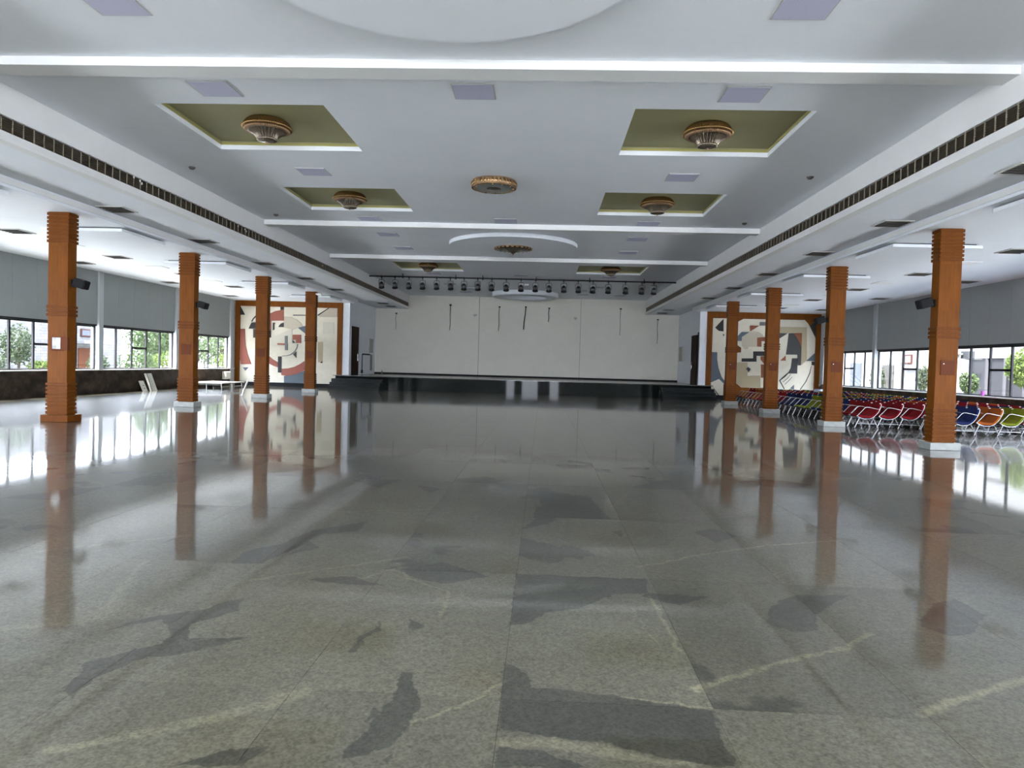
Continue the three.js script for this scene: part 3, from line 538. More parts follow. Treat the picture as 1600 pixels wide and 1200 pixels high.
// ---------------------------------------------------------------- ceiling fittings
{
  // dropped boards over the aisles
  for (const s of [-1, 1]) for (let k = 0; k < 5; k++) {
    const zc = -12.65 - 5.82 * k, bd = thing('dropped_board', '', 'ceiling board', [s * 10.5, YA, zc], 'dropped ceiling boards');
    mesh('board', metreUV(rbox(2.1, 0.075, 2.05, 0.006, 1).translate(0, -0.072, 0)), M.white, bd); mesh('spacer', boxAt(-0.95, 0.95, -0.04, 0, -0.93, 0.93), M.vent, bd);
    tag(bd, `white square board fixed under the ${s < 0 ? 'left' : 'right'} aisle ceiling, ${ORD[5 - k]} from the mural`, 'ceiling board', 'dropped ceiling boards');
  }
  const panel = thing('ceiling_panel', '', 'panel', [0, 0, 0], 'violet ceiling panels');
  mesh('tray', rbox(0.62, 0.03, 0.6, 0.004, 1).translate(0, -0.005, 0), M.violet, panel); mesh('rim', [boxAt(-0.33, 0.33, -0.012, 0, 0.3, 0.32), boxAt(-0.33, 0.33, -0.012, 0, -0.32, -0.3), boxAt(-0.33, -0.31, -0.012, 0, -0.3, 0.3), boxAt(0.31, 0.33, -0.012, 0, -0.3, 0.3)], M.ventFrame, panel);
  let first = true;
  const side = (x) => (x < -1 ? 'left' : x > 1 ? 'right' : 'middle');
  [[-8.5, [-4.15, 4.12]], [-11.2, [-4.15, -0.02, 4.15]], [-16.05, [-4.15, 4.14]], [-21.2, [-4.14, -0.05, 4.15]], [-23.8, [-4.15, 4.17]], [-26.6, [-4.18, 4.2]], [-29.3, [0.0]], [-34.0, [-4.2, 0, 4.2]], [-38.4, [-4.0, 4.0]], [-40.4, [-2.9, 3.2]], [-42.6, [-3.6, 3.4, 5.6]]].forEach(([z, xs], r) => xs.forEach((x) => {
    const label = `flat violet square panel in the central ceiling, ${side(x)} one of row ${ORD[r + 1]} from camera` + (Math.abs(x - 5.6) < 0.1 ? ', outermost' : '');
    if (first) { first = false; panel.userData.label = label; panel.position.set(x, YC, z); } else copy(panel, [x, YC, z], label);
  }));
  const vent = thing('air_vent', '', 'vent', [0, 0, 0], 'ceiling vents');
  mesh('core', rbox(0.56, 0.02, 0.6, 0.003, 1).translate(0, -0.002, 0), M.vent, vent);
  for (let k = 0; k < 5; k++) mesh('blade', metreUV(new THREE.BoxGeometry(0.54, 0.006, 0.06)).rotateX(0.5).translate(0, -0.02, -0.24 + 0.12 * k), M.vent, vent);
  mesh('rim', [boxAt(-0.32, 0.32, -0.02, 0, 0.3, 0.34), boxAt(-0.32, 0.32, -0.02, 0, -0.34, -0.3), boxAt(-0.32, -0.28, -0.02, 0, -0.3, 0.3), boxAt(0.28, 0.32, -0.02, 0, -0.3, 0.3)], M.ventFrame, vent);
  first = true;
  const white = [];
  for (const s of [-1, 1]) {
    const sd = s < 0 ? 'left' : 'right';
    const put = (x, y, z, l) => { if (first) { first = false; vent.userData.label = l; vent.position.set(s * x, y, z); } else copy(vent, [s * x, y, z], l); };
    [-11.85, -16.3, -20.55, -25.1, -29.5, -33.9].forEach((z, k) => put(8.87, YS, z, `dark square vent in the ceiling strip inside the ${sd} columns, ${ORD[k + 1]} from camera`));
    [-41.4, -43.6].forEach((z, k) => put(8.3, YS, z, `dark square vent in the low stage ceiling at ${sd}, ${k ? 'by the back wall' : 'nearer the hall'}`));
    [-13.7, -18.3, -22.8, -27.3, -31.6, -36.0].forEach((z, k) => put(12.85, YA, z, `dark square vent along the middle of the ${sd} aisle ceiling, ${ORD[k + 1]} from camera`));
    [-18.4, -24.4, -30.4, -36.4].forEach((z, k) => put(15.15, YA, z, `dark square vent close to the ${sd} window wall, ${ORD[k + 1]} from camera`));
    [-20.4, -25.2, -29.5, -34.4].forEach((z, k) => tag(mesh('access_hatch', rbox(0.6, 0.02, 0.6, 0.004, 1).translate(s * 12.85, YA - 0.006, z), M.fascia), `white square hatch in the ${sd} aisle ceiling, ${ORD[k + 1]} from camera`, 'hatch', 'white ceiling hatches'));
    [[-15.85, 'nearer'], [-20.9, 'farther']].forEach(([z, l]) => tag(mesh('smoke_detector', lathe([[0.001, -0.05], [0.04, -0.05], [0.07, -0.02], [0.075, 0]], 16).translate(s * 6.87, YC, z), M.vent), `small round detector on the ceiling beside the ${sd} fascia, ${l} one`, 'detector', 'ceiling detectors'));
  }

  // crystal bowl chandeliers
  const flute = (pts, n, amp, seg = 96) => { const g = lathe(pts, seg), p = g.attributes.position; for (let i = 0; i < p.count; i++) { const x = p.getX(i), z = p.getZ(i), a = Math.atan2(z, x), k = 1 + amp * Math.cos(n * a); p.setX(i, x * k); p.setZ(i, z * k); } g.computeVertexNormals(); return g; };
  const ch = thing('chandelier', '', 'chandelier', [0, 0, 0], 'gold and crystal ceiling chandeliers');
  mesh('canopy', flute([[0.001, 0], [0.33, 0], [0.38, -0.04], [0.41, -0.08], [0.41, -0.12]], 44, 0.03, 220), M.gold, ch);
  mesh('gold_rim', flute([[0.40, -0.1], [0.44, -0.125], [0.445, -0.15], [0.41, -0.17], [0.37, -0.18]], 60, 0.03, 240), M.gold, ch);
  mesh('bead_ring', flute([[0.38, -0.17], [0.4, -0.185], [0.37, -0.205], [0.33, -0.21]], 60, 0.045, 240), M.goldSoft, ch);
  mesh('crystal_bowl', flute([[0.345, -0.195], [0.27, -0.23], [0.215, -0.275], [0.185, -0.315], [0.165, -0.34]], 24, 0.1, 192), M.crystal, ch);
  mesh('lower_cup', flute([[0.155, -0.335], [0.178, -0.35], [0.172, -0.37], [0.12, -0.39], [0.06, -0.403], [0.001, -0.408]], 20, 0.06, 160), M.crystal, ch);
  mesh('finial', new THREE.SphereGeometry(0.022, 12, 8).translate(0, -0.41, 0), M.goldSoft, ch);
  first = true;
  RECZ.forEach(([za, zb], r) => RECX.forEach(([xa, xb], c) => {
    const label = `gold and crystal bowl chandelier in the ${['nearest', 'second', 'farthest'][r]} ${c ? 'right' : 'left'} olive recess`, p = [(xa + xb) / 2, YC + 0.165, (za + zb) / 2];
    if (first) { first = false; ch.userData.label = label; ch.position.set(...p); } else copy(ch, p, label);
  }));
  const dr = thing('drum_light', 'flat gold rimmed drum light in the middle of the ceiling', 'ceiling light', [-0.08, YC, -16.65]);
  mesh('drum', lathe([[0.001, 0], [0.5, 0], [0.52, -0.03], [0.52, -0.15], [0.47, -0.17]], 64), M.goldSoft, dr);
  for (let k = 0; k < 36; k++) { const a = k / 36 * Math.PI * 2; mesh('petal', new THREE.SphereGeometry(1, 10, 8).scale(0.034, 0.052, 0.018).rotateY(Math.PI / 2 - a).translate(0.522 * Math.cos(a), -0.085, 0.522 * Math.sin(a)), M.gold, dr); }
  mesh('rim', new THREE.TorusGeometry(0.51, 0.016, 8, 72).rotateX(Math.PI / 2).translate(0, -0.16, 0), M.gold, dr);
  mesh('glass', lathe([[0.48, -0.165], [0.3, -0.172], [0.12, -0.18], [0.001, -0.185]], 48), M.frost, dr);
  mesh('crystal_rosette', flute([[0.17, -0.175], [0.14, -0.195], [0.06, -0.205], [0.001, -0.205]], 18, 0.06, 108), M.crystal, dr);
  for (let k = 0; k < 12; k++) { const a = k / 12 * Math.PI * 2; mesh('clip', new THREE.SphereGeometry(0.022, 8, 6).translate(0.45 * Math.cos(a), -0.175, 0.45 * Math.sin(a)), M.gold, dr); }
  const dl = thing('disc_chandelier', 'wide gold chandelier with pointed drop under the dropped white disc', 'chandelier', [0.0, YC - 0.13, -25.35]);
  mesh('canopy', flute([[0.001, 0], [0.66, 0], [0.68, -0.03], [0.62, -0.06], [0.5, -0.075]], 48, 0.012, 192), M.gold, dl);
  mesh('crystal_bowl', flute([[0.52, -0.07], [0.4, -0.1], [0.22, -0.125], [0.1, -0.15], [0.05, -0.19], [0.001, -0.22]], 28, 0.04, 168), M.crystal, dl);
  mesh('finial', lathe([[0.001, -0.26], [0.03, -0.23], [0.02, -0.2], [0.001, -0.19]], 12), M.gold, dl);
  for (let k = 0; k < 24; k++) { const a = k / 24 * Math.PI * 2; mesh('petal', new THREE.SphereGeometry(1, 8, 6).scale(0.05, 0.03, 0.02).rotateY(Math.PI / 2 - a).translate(0.66 * Math.cos(a), -0.04, 0.66 * Math.sin(a)), M.goldSoft, dl); }

  // lighting bar with twenty spotlights
  const LZ = -34.4, LY = 5.7, bar = thing('lighting_bar', 'long black pipe carrying stage spotlights across the ceiling', 'lighting bar', [0, LY, LZ]);
  mesh('pipe', rod([-7.4, 0, 0], [7.42, 0, 0], 0.035, 10), M.black, bar);
  for (const x of [-5.75, -3.17, -1.85, 0.73, 3.3, 5.9]) mesh('bracket', [rbox(0.08, 0.12, 0.08, 0.008, 1).translate(x, -0.01, 0), rod([x, 0.03, 0], [x, YC - LY, 0], 0.022)], M.black, bar);
  const sp = thing('stage_spotlight', '', 'spotlight', [0, 0, 0], 'spotlights on the ceiling bar');
  mesh('clamp', [rbox(0.06, 0.12, 0.09, 0.008, 1).translate(0, -0.02, 0), rod([0, -0.05, 0], [0, -0.17, 0], 0.016)], M.black, sp);
  mesh('yoke', tube([[-0.13, -0.42, 0], [-0.13, -0.2, 0], [-0.1, -0.165, 0], [0.1, -0.165, 0], [0.13, -0.2, 0], [0.13, -0.42, 0]], 0.012, 28, 5), M.steel, sp);
  const can = mesh('can', lathe([[0.001, 0.16], [0.05, 0.155], [0.1, 0.1], [0.12, 0.0], [0.12, -0.12], [0.14, -0.13], [0.14, -0.15], [0.11, -0.15], [0.11, -0.1], [0.001, -0.09]], 20).rotateX(0.55).translate(0, -0.42, 0), M.blackMatte, sp);
  mesh('lens', new THREE.CylinderGeometry(0.108, 0.108, 0.01, 20).translate(0, -0.125, 0).rotateX(0.55).translate(0, -0.42, 0), mat([0.1, 0.1, 0.11], 0.1), sp);
  mesh('reflector_band', lathe([[0.09, 0.11], [0.106, 0.09], [0.124, 0.02], [0.126, -0.02]], 20).rotateX(0.55).translate(0, -0.42, 0), M.steel, sp);
  [596.6, 617.8, 639.8, 661.5, 683.4, 705, 726.6, 748, 770, 792.6, 815.8, 838.2, 859, 882, 904.4, 927.5, 951, 977.5, 1002.5, 1021].forEach((px, k) => {
    const x = -6.79 + (px - 596.6) * (13.16 / 424.4), label = `black stage spotlight on the ceiling bar, ${ORD[k + 1]} from the left`;
    const o = k ? copy(sp, [x, LY, LZ], label) : sp; if (!k) { sp.userData.label = label; sp.position.set(x, LY, LZ); }
    o.children.filter((c) => ['can', 'lens', 'reflector_band'].includes(c.name)).forEach((c) => { c.rotation.z = (h2(k, 5) - 0.5) * 0.06; });
  });
  const tl = thing('tube_light', 'short white tube light on the ceiling behind the spotlights', 'tube light', [0.05, YC, -37.6]);
  mesh('housing', rbox(0.5, 0.05, 0.09, 0.01, 1).translate(0, -0.025, 0), M.cap, tl); mesh('tube', rod([-0.23, -0.065, 0], [0.23, -0.065, 0], 0.018, 8), M.cap, tl);
}

// ---------------------------------------------------------------- chairs
{
  const fabrics = { red: [0.2, 0.008, 0.012], blue: [0.012, 0.021, 0.08], green: [0.155, 0.18, 0.012], orange: [0.33, 0.08, 0.012] }, FM = {};
  for (const k in fabrics) FM[k] = phys(fabrics[k], 0.85, { specularIntensity: 0.3 });
  const W = 0.25;                                           // half width between the side frames
  const sideT = (s) => tube([[-0.34, 0.36, s * W], [-0.27, 0.31, s * W], [-0.1, 0.272, s * W], [0.08, 0.30, s * W], [0.22, 0.42, s * W], [0.30, 0.56, s * W], [0.34, 0.70, s * W], [0.325, 0.735, s * W], [0.28, 0.73, s * W]], 0.0105, 26, 6);
  const armT = (s) => tube([[-0.34, 0.36, s * W], [-0.2, 0.51, s * W], [-0.11, 0.605, s * W], [-0.05, 0.618, s * W], [0.12, 0.59, s * W], [0.29, 0.555, s * W]], 0.010, 20, 6);
  const sheet = (pts, t, w) => {                              // a padded strip following pts, w wide
    const c = new THREE.CatmullRomCurve3(pts.map(([x, y]) => new THREE.Vector3(x, y, 0))), P = c.getPoints(10), up = [], dn = [];
    P.forEach((p, i) => { const a = P[Math.max(0, i - 1)], b = P[Math.min(P.length - 1, i + 1)], n = new THREE.Vector2(-(b.y - a.y), b.x - a.x).normalize(); up.push(new THREE.Vector2(p.x + n.x * t, p.y + n.y * t)); dn.push(new THREE.Vector2(p.x - n.x * t * 0.4, p.y - n.y * t * 0.4)); });
    const g = new THREE.ExtrudeGeometry(new THREE.Shape([...up, ...dn.reverse()]), { depth: w, bevelEnabled: true, bevelSize: 0.008, bevelThickness: 0.008, bevelSegments: 1 });
    return g.translate(0, 0, -w / 2);
  };
  const G = {
    side: [sideT(-1), sideT(1)], arm: [armT(-1), armT(1)],
    seat: sheet([[-0.33, 0.365], [-0.2, 0.335], [-0.05, 0.32], [0.09, 0.33]], 0.03, W * 2 - 0.01), back: sheet([[0.1, 0.34], [0.2, 0.43], [0.28, 0.57], [0.335, 0.745]], 0.026, W * 2 - 0.01), pan: sheet([[-0.3, 0.325], [-0.2, 0.295], [-0.05, 0.285], [0.1, 0.3]], 0.012, W * 2 - 0.04),
    leg: [[-0.27, 0.305, -W, -0.4, 0], [-0.27, 0.305, W, -0.4, 0], [0.11, 0.3, -W, 0.28, 0], [0.11, 0.3, W, 0.28, 0]].map(([a, b, z, c, d]) => rod([a, b, z], [c, d + 0.008, z], 0.0115)),
    str: [-W, W].map((z) => rod([-0.345, 0.13, z], [0.205, 0.13, z], 0.01)), cross: [[-0.3, 0.33], [0.18, 0.4]].map(([x, y]) => rod([x, y - 0.02, -W], [x, y - 0.02, W], 0.01)),
    cap: [-W, W].map((z) => new THREE.SphereGeometry(0.016, 8, 6).scale(1.4, 0.8, 1).translate(0.3, 0.735, z)), hinge: [-W, W].map((z) => new THREE.SphereGeometry(0.02, 8, 6).translate(-0.34, 0.355, z)),
  };
  const protos = {};
  const build = (c) => {
    const o = new THREE.Group();
    const add = (n, g, m) => { const q = new THREE.Mesh(g, m); q.name = n; q.castShadow = q.receiveShadow = true; o.add(q); };
    add('seat', G.seat, FM[c]); add('backrest', G.back, FM[c]); add('seat_pan', G.pan, M.blackMatte);
    G.side.forEach((g) => add('side_frame', g, M.chrome)); G.arm.forEach((g) => add('armrest', g, M.chrome)); G.leg.forEach((g) => add('leg', g, M.chrome));
    G.str.forEach((g) => add('stretcher', g, M.chrome)); G.cross.forEach((g) => add('crossbar', g, M.chrome)); G.cap.forEach((g) => add('end_cap', g, M.cap)); G.hinge.forEach((g) => add('hinge', g, M.chrome));
    return o;
  };
  for (const k in FM) protos[k] = build(k);
  const names = Object.keys(FM);
  const aisleBlocks = 'red red red red red red red blue blue blue green green green blue blue blue blue blue red red red red orange red orange orange red red'.split(' ');
  const windowBlocks = 'x red blue red red red orange orange red blue blue green orange orange blue blue green green red orange orange blue blue green red red blue green'.split(' ');
  for (let k = 0; k < 28; k++) {
    for (let c = 0; c < 8; c++) {
      if (k < 3 && c < 3) continue;
      let color = c < 2 + (k % 2) + (k > 3 && k < 7 ? 1 : 0) ? aisleBlocks[k] : windowBlocks[Math.max(1, k - (c > 5 ? Math.floor(h2(k, 8) * 3) : 0))];
      if (k === 0) color = ['', '', '', 'blue', 'orange', 'green', 'red', 'red'][c]; else if (k === 1) color = ['', '', '', 'blue', 'orange', 'green', 'green', 'red'][c];
      const o = protos[color].clone(); o.name = numbered('stacking_chair');
      o.position.set(10.80 + 0.62 * c + (h2(k, c) - 0.5) * 0.03, 0, -19.95 - 0.53 * k); o.rotation.y = (h2(c, k + 9) - 0.5) * 0.03;
      o.userData = { label: `${color} chair with chrome tube frame, row ${ORD[k + 1]} from the camera, ${ORD[c + 1]} from the columns`, category: 'chair', group: 'coloured chairs packed by the right windows' };
      scene.add(o);
    }
  }
  const bag = thing('bundle', 'dark bundle lying on the chairs near the right mural', 'bundle', [14.2, 0.62, -33.2]);
  const g = new THREE.IcosahedronGeometry(0.3, 3), p = g.attributes.position; for (let i = 0; i < p.count; i++) { const x = p.getX(i), y = p.getY(i), z = p.getZ(i), k = 1 + 0.35 * (fbm(x * 5 + 3, y * 5 + z * 4 + 7) - 0.5); p.setXYZ(i, x * k * 1.1, y * k * 0.75, z * k); } g.computeVertexNormals();
  mesh('cloth', g.translate(0, 0.25, 0), mat([0.06, 0.035, 0.025], 0.9), bag); mesh('strap', new THREE.TorusGeometry(0.13, 0.018, 6, 20).translate(0.05, 0.47, 0), M.black, bag);
  const pp = thing('paper_stack', 'stack of white and blue papers on the chairs near the right mural', 'paper', [13.75, 0.62, -32.7]);
  for (let k = 0; k < 4; k++) mesh('sheet_bundle', rbox(0.5 - 0.03 * k, 0.035, 0.36, 0.006, 1).rotateY(0.15 * k).translate(0, 0.1 + 0.037 * k, 0), k % 2 ? mat([0.35, 0.42, 0.6], 0.7) : M.cap, pp);
}

// ---------------------------------------------------------------- odds and ends on the left
{
  const board = (name, label, w, h, x, z, lean, holes) => {
    const o = thing(name, label, 'board', [x, 0, z]);
    const g = rbox(0.04, h, w, 0.006, 1).translate(0, h / 2, 0).rotateZ(lean);
    mesh('plank', g, mat([0.62, 0.61, 0.55], 0.7), o);
    if (holes) for (let k = 0; k < 2; k++) mesh('slot', rbox(0.05, 0.03, 0.1, 0.004, 1).translate(0, 0.12 + 0.14 * k, 0).rotateZ(lean), M.black, o);
    else mesh('edge_strip', rbox(0.05, h, 0.03, 0.004, 1).translate(0.005, h / 2, w / 2 - 0.05).rotateZ(lean), mat([0.4, 0.39, 0.34], 0.7), o);
  };
  board('leaning_board', 'tall pale plank leaning on the dark dado, nearest the window pier', 0.3, 0.8, -15.85, -30.55, 0.36);
  board('leaning_board', 'narrow pale plank leaning beside the tall one on the dado', 0.14, 0.8, -15.83, -30.2, 0.36);
  board('leaning_board', 'short pale board with two slots leaning on the dado', 0.34, 0.48, -15.9, -29.85, 0.42, true);
  const pf = thing('low_platform', 'low white folding platform standing by the left window wall', 'platform', [-15.1, 0, -34.9]);
  mesh('top', rbox(1.7, 0.05, 2.6, 0.012, 1).translate(0, 0.28, 0), mat([0.66, 0.6, 0.52], 0.6), pf);
  for (const [x, z] of [[-0.75, -1.15], [0.75, -1.15], [-0.75, 1.15], [0.75, 1.15], [0, 1.15], [0.75, 0.0]]) mesh('leg', rod([x, 0, z], [x * 0.97, 0.265, z], 0.022), M.chrome, pf);
  mesh('rail', [rod([-0.75, 0.2, 1.15], [0.75, 0.2, 1.15], 0.015), rod([0.75, 0.1, -1.15], [0.75, 0.1, 1.15], 0.015)], M.ventFrame, pf);
  const bx = thing('switch_box', 'white box mounted on the dark dado next to the left mural', 'box', [-WX + 0.11, 0.56, -38.1]);
  mesh('case', rbox(0.22, 0.42, 0.6, 0.02), mat([0.66, 0.63, 0.54], 0.5), bx); mesh('lid', rbox(0.02, 0.36, 0.5, 0.006, 1).translate(0.115, 0, 0), M.cap, bx);
  const cb = tag(mesh('cable', tube([[-WX + 0.02, 0.95, -34.3], [-WX + 0.03, 0.6, -34.25], [-WX + 0.03, 0.3, -34.4], [-WX + 0.05, 0.02, -34.35]], 0.014, 14, 5), M.black), 'black cable hanging down the dado below the left windows', 'cable');
  const st = thing('white_stick', 'white stick leaning beside the third left column', 'stick', [-11.2, 0, -28.9]);
  mesh('stick', rod([0, 0.01, 0.1], [0.1, 0.62, -0.2], 0.035, 8), M.cap, st); mesh('foot', rbox(0.12, 0.03, 0.12, 0.006, 1).translate(0, 0.015, 0.1), M.cap, st);
  const bn = tag(mesh('waste_bin', lathe([[0.001, 0], [0.12, 0], [0.14, 0.45], [0.15, 0.45], [0.15, 0.47], [0.12, 0.47], [0.11, 0.03], [0.001, 0.03]], 20).translate(-10.4, 0, -28.6), mat([0.07, 0.075, 0.07], 0.5)), 'dark bin standing just left of the third left column', 'bin');
  const cup = tag(mesh('cup', lathe([[0.001, 0], [0.05, 0], [0.065, 0.17], [0.058, 0.17], [0.045, 0.015], [0.001, 0.015]], 16).translate(WX + 0.02, YW0, -24.95), mat([0.45, 0.1, 0.45], 0.5)), 'small purple cup on the right window sill', 'cup');
}

// ---------------------------------------------------------------- outside
{
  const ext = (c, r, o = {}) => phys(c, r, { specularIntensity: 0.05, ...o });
  const gr = struct('ground', 'pale paved ground outside the windows', 'ground');
  mesh('paving', boxAt(-70, 70, -0.6, -0.32, -110, 60), ext(0xffffff, 0.9, { map: rep(makeTex(256, 256, (x, y) => { const k = 0.8 + 0.4 * fbm(x / 24, y / 24); return [0.42 * k, 0.43 * k, 0.43 * k]; }), 0.2) }), gr);
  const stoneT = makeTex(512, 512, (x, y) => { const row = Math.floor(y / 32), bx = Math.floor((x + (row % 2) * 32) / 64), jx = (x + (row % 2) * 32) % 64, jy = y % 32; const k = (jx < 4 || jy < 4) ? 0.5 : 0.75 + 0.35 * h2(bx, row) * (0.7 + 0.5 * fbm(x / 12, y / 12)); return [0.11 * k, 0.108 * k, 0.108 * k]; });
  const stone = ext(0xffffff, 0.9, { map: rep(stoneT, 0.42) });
  const hA = thing('stone_building', 'pale stone building with brown door outside the left windows', 'building', [-25, -0.32, -30]);
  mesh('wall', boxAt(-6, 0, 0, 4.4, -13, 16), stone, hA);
  mesh('door', boxAt(-0.05, 0.06, 0.2, 2.16, -10.1, -8.9), ext([0.05, 0.019, 0.01], 0.8), hA);
  mesh('canopy', boxAt(-0.1, 0.9, 2.42, 2.56, -10.6, -8.5), ext([0.1, 0.1, 0.1], 0.9), hA);
  const hw = mesh('window', boxAt(-0.05, 0.05, 2.8, 3.25, -10.0, -9.1), ext([0.035, 0.015, 0.013], 0.8), hA); mesh('pane', boxAt(0.05, 0.06, 2.88, 3.18, -9.9, -9.2), ext([0.05, 0.055, 0.07], 0.15), hw);
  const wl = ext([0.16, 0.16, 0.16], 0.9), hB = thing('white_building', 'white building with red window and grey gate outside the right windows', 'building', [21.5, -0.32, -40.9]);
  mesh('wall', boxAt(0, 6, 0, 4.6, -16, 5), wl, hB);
  mesh('door', boxAt(-0.06, 0.05, 0.1, 2.6, -7.0, -5.4), ext([0.035, 0.04, 0.05], 0.8), hB);
  const gt = mesh('gate', boxAt(-0.06, 0.02, 0.1, 2.45, -2.9, -1.2), ext([0.03, 0.03, 0.03], 0.8), hB); for (let k = 0; k < 9; k++) mesh('gate_bar', boxAt(-0.1, -0.05, 0.1, 2.55, -2.85 + k * 0.2, -2.82 + k * 0.2), ext([0.06, 0.06, 0.06], 0.9), gt);
  const rw = mesh('window', boxAt(-0.05, 0.05, 2.52, 3.05, 0.0, 0.8), ext([0.035, 0.015, 0.012], 0.8), hB); mesh('pane', boxAt(-0.06, -0.05, 2.6, 2.98, 0.1, 0.7), ext([0.06, 0.05, 0.05], 0.2), rw);
  mesh('ledge', boxAt(-0.18, 0, 2.2, 2.26, 0.0, 4.5), ext([0.05, 0.05, 0.05], 0.9), hB); mesh('drain_pipe', rod([-0.06, 0, -0.3], [-0.06, 4.5, -0.3], 0.05), ext([0.06, 0.06, 0.06], 0.9), hB);
  const hC = thing('glazed_building', 'building with grey glazed ground floor and white band outside the right windows', 'building', [21.5, -0.32, -30]);
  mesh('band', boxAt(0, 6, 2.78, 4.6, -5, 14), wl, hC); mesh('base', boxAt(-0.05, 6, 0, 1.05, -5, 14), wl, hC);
  mesh('backing', boxAt(0.1, 6, 1.05, 2.78, -5, 14), ext([0.018, 0.018, 0.02], 0.8), hC);
  for (let k = 0; k < 14; k++) mesh('window_post', boxAt(-0.02, 0.1, 1.05, 2.78, -4.9 + k * 1.3, -4.8 + k * 1.3), ext([0.05, 0.05, 0.057], 0.8), hC);
  for (let k = 0; k < 14; k++) mesh('pane', boxAt(0.06, 0.08, 1.05, 2.78, -4.8 + k * 1.3, -3.6 + k * 1.3), phys([0.016, 0.016, 0.019], 0.6, { specularIntensity: 0.2 }), hC);
  const ac = thing('air_conditioner', 'grey box unit high on the white wall outside the right windows', 'air conditioner', [20.85, 2.6, -33.9]);
  mesh('case', rbox(0.3, 0.35, 0.6, 0.02), ext([0.03, 0.032, 0.035], 0.9), ac); mesh('shelf', rbox(0.4, 0.03, 0.7, 0.005, 1).translate(0.28, -0.2, 0), ext([0.06, 0.06, 0.06], 0.9), ac);
  const lp = thing('lamp_post', 'slim white lamp post outside the right windows', 'lamp post', [20.6, -0.32, -34.2]);
  mesh('post', rod([0, 0, 0], [0, 2.9, 0], 0.04, 8), ext([0.14, 0.14, 0.14], 0.9), lp); mesh('head', rbox(0.16, 0.1, 0.5, 0.02).translate(0, 2.95, 0), ext([0.06, 0.06, 0.06], 0.9), lp);

  const leafCols = [[0.03, 0.042, 0.022], [0.035, 0.054, 0.022], [0.055, 0.08, 0.02]].map((c) => phys(c, 0.9, { specularIntensity: 0.15, transmission: 0.25, thickness: 0, side: THREE.DoubleSide }));
  const bark = ext([0.03, 0.024, 0.018], 0.9);
  function crown(rx, ry, rz, n, size) {
    const P = [], N = [], UV = [], v = new THREE.Vector3(), q = new THREE.Quaternion(), e = new THREE.Euler();
    for (let i = 0; i < n; i++) {
      let x, y, z; do { x = rr(-1, 1); y = rr(-1, 1); z = rr(-1, 1); } while (x * x + y * y + z * z > 1 || x * x + y * y + z * z < 0.15);
      const b = 0.8 + 0.5 * (vn(x * 2.5 + 20, y * 2.5 + z * 2 + 30) - 0.3); x *= rx * b; y *= ry * b; z *= rz * b;
      q.setFromEuler(e.set(rr(0, 6.28), rr(0, 6.28), rr(0, 6.28))); const s = size * rr(0.6, 1.3);
      const quad = [[0, -1, 0], [0.55, 0, 0.15], [0, 1, 0], [0, -1, 0], [0, 1, 0], [-0.55, 0, 0.15]];
      const nn = new THREE.Vector3(0, 0, 1).applyQuaternion(q);
      for (const c of quad) { v.set(c[0] * s, c[1] * s, c[2] * s).applyQuaternion(q); P.push(v.x + x, v.y + y, v.z + z); N.push(nn.x, nn.y, nn.z); UV.push(0, 0); }
    }
    const g = new THREE.BufferGeometry(); g.setAttribute('position', new THREE.Float32BufferAttribute(P, 3)); g.setAttribute('normal', new THREE.Float32BufferAttribute(N, 3)); g.setAttribute('uv', new THREE.Float32BufferAttribute(UV, 2)); return g;
  }
  function plant(name, label, cat, x, z, y, rx, ry, n, c, size = 0.07) {
    const o = thing(name, label, cat, [x, -0.32, z]);
    mesh('trunk', [rod([0, 0, 0], [0.03, y + 0.3, 0.02], 0.05), rod([0.02, (y) * 0.7, 0], [0.2 * rx, y + 0.5, 0.25 * rx], 0.03), rod([0.02, (y) * 0.7, 0], [-0.25 * rx, y + 0.45, -0.2 * rx], 0.03)], bark, o);
    const f = mesh('foliage', crown(rx, ry, rx, n, size).translate(0, y + 0.32, 0), leafCols[c], o); f.userData = { kind: 'stuff' };
  }
  plant('garden_tree', 'round leafy tree before the stone building, left windows', 'tree', -21.8, -30.2, 1.75, 0.75, 0.95, 1500, 0);
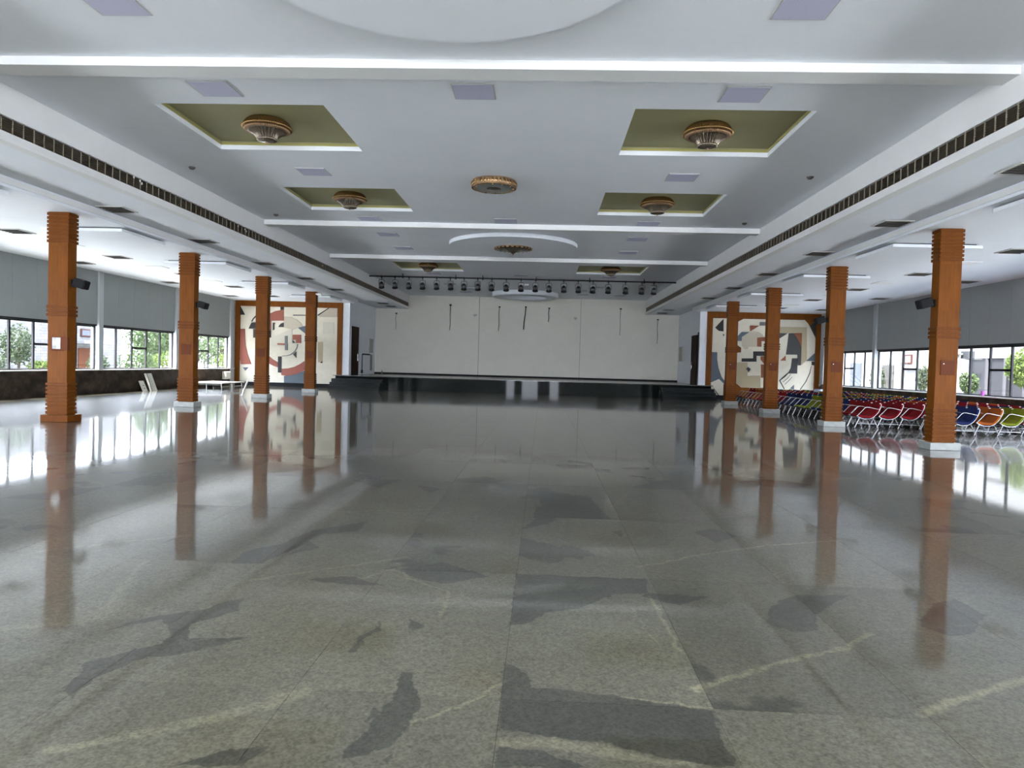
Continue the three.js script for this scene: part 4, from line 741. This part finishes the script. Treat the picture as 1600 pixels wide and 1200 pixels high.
  plant('shrub', 'low bright shrub at the foot of the round tree, left windows', 'shrub', -21.0, -30.6, 0.85, 0.6, 0.35, 700, 2);
  plant('shrub', 'loose shrub between round tree and nearest left column', 'shrub', -20.6, -31.3, 1.0, 0.5, 0.55, 500, 2);
  plant('shrub', 'grey green bush at the far left edge of the windows', 'shrub', -21.5, -28.3, 0.9, 0.7, 0.6, 900, 0);
  plant('garden_tree', 'tall dense tree behind the second left window bay', 'tree', -24.2, -45.9, 2.85, 2.0, 1.6, 3200, 1, 0.11);
  plant('shrub', 'dark bush beside the stone wall, second left window bay', 'shrub', -22.3, -36.6, 0.95, 0.6, 0.6, 900, 0);
  plant('hedge_bush', 'broad green hedge bush in the second left window bay', 'hedge', -21.5, -38.9, 1.0, 1.15, 0.8, 2000, 1);
  plant('hedge_bush', 'yellow green hedge bush beside the second left window pier', 'hedge', -21.2, -41.6, 1.0, 1.2, 0.75, 2000, 2);
  plant('garden_tree', 'grey green tree behind the hedge, second left window bay', 'tree', -28.5, -53.0, 2.4, 2.2, 2.2, 2600, 0, 0.13);
  plant('garden_tree', 'tree seen through the last left window before the mural', 'tree', -22.0, -50.5, 2.2, 1.7, 1.9, 2400, 1, 0.1);
  plant('hedge_bush', 'pale hedge bush seen through the last left window', 'hedge', -20.2, -47.0, 1.0, 0.9, 0.8, 1200, 2);
  plant('garden_tree', 'grey green tree farther back in the last left window', 'tree', -27, -58, 2.6, 2.4, 2.2, 2400, 0, 0.14);
  plant('climber_shrub', 'narrow dark shrub beside the right window pier', 'shrub', 20.8, -42.6, 1.3, 0.5, 0.85, 1000, 0);
  plant('climber_shrub', 'narrow shrub against the white wall beside the nearest right column', 'shrub', 20.8, -37.6, 1.3, 0.4, 0.8, 800, 0);
  plant('shrub', 'rounded shrub by the lamp post, right windows', 'shrub', 20.2, -32.6, 1.25, 0.45, 0.55, 1000, 1);
  plant('garden_tree', 'leafy tree at the right edge of the picture, right windows', 'tree', 19.9, -28.4, 1.9, 0.85, 0.85, 2000, 2);
}

renderer.render(scene, camera);
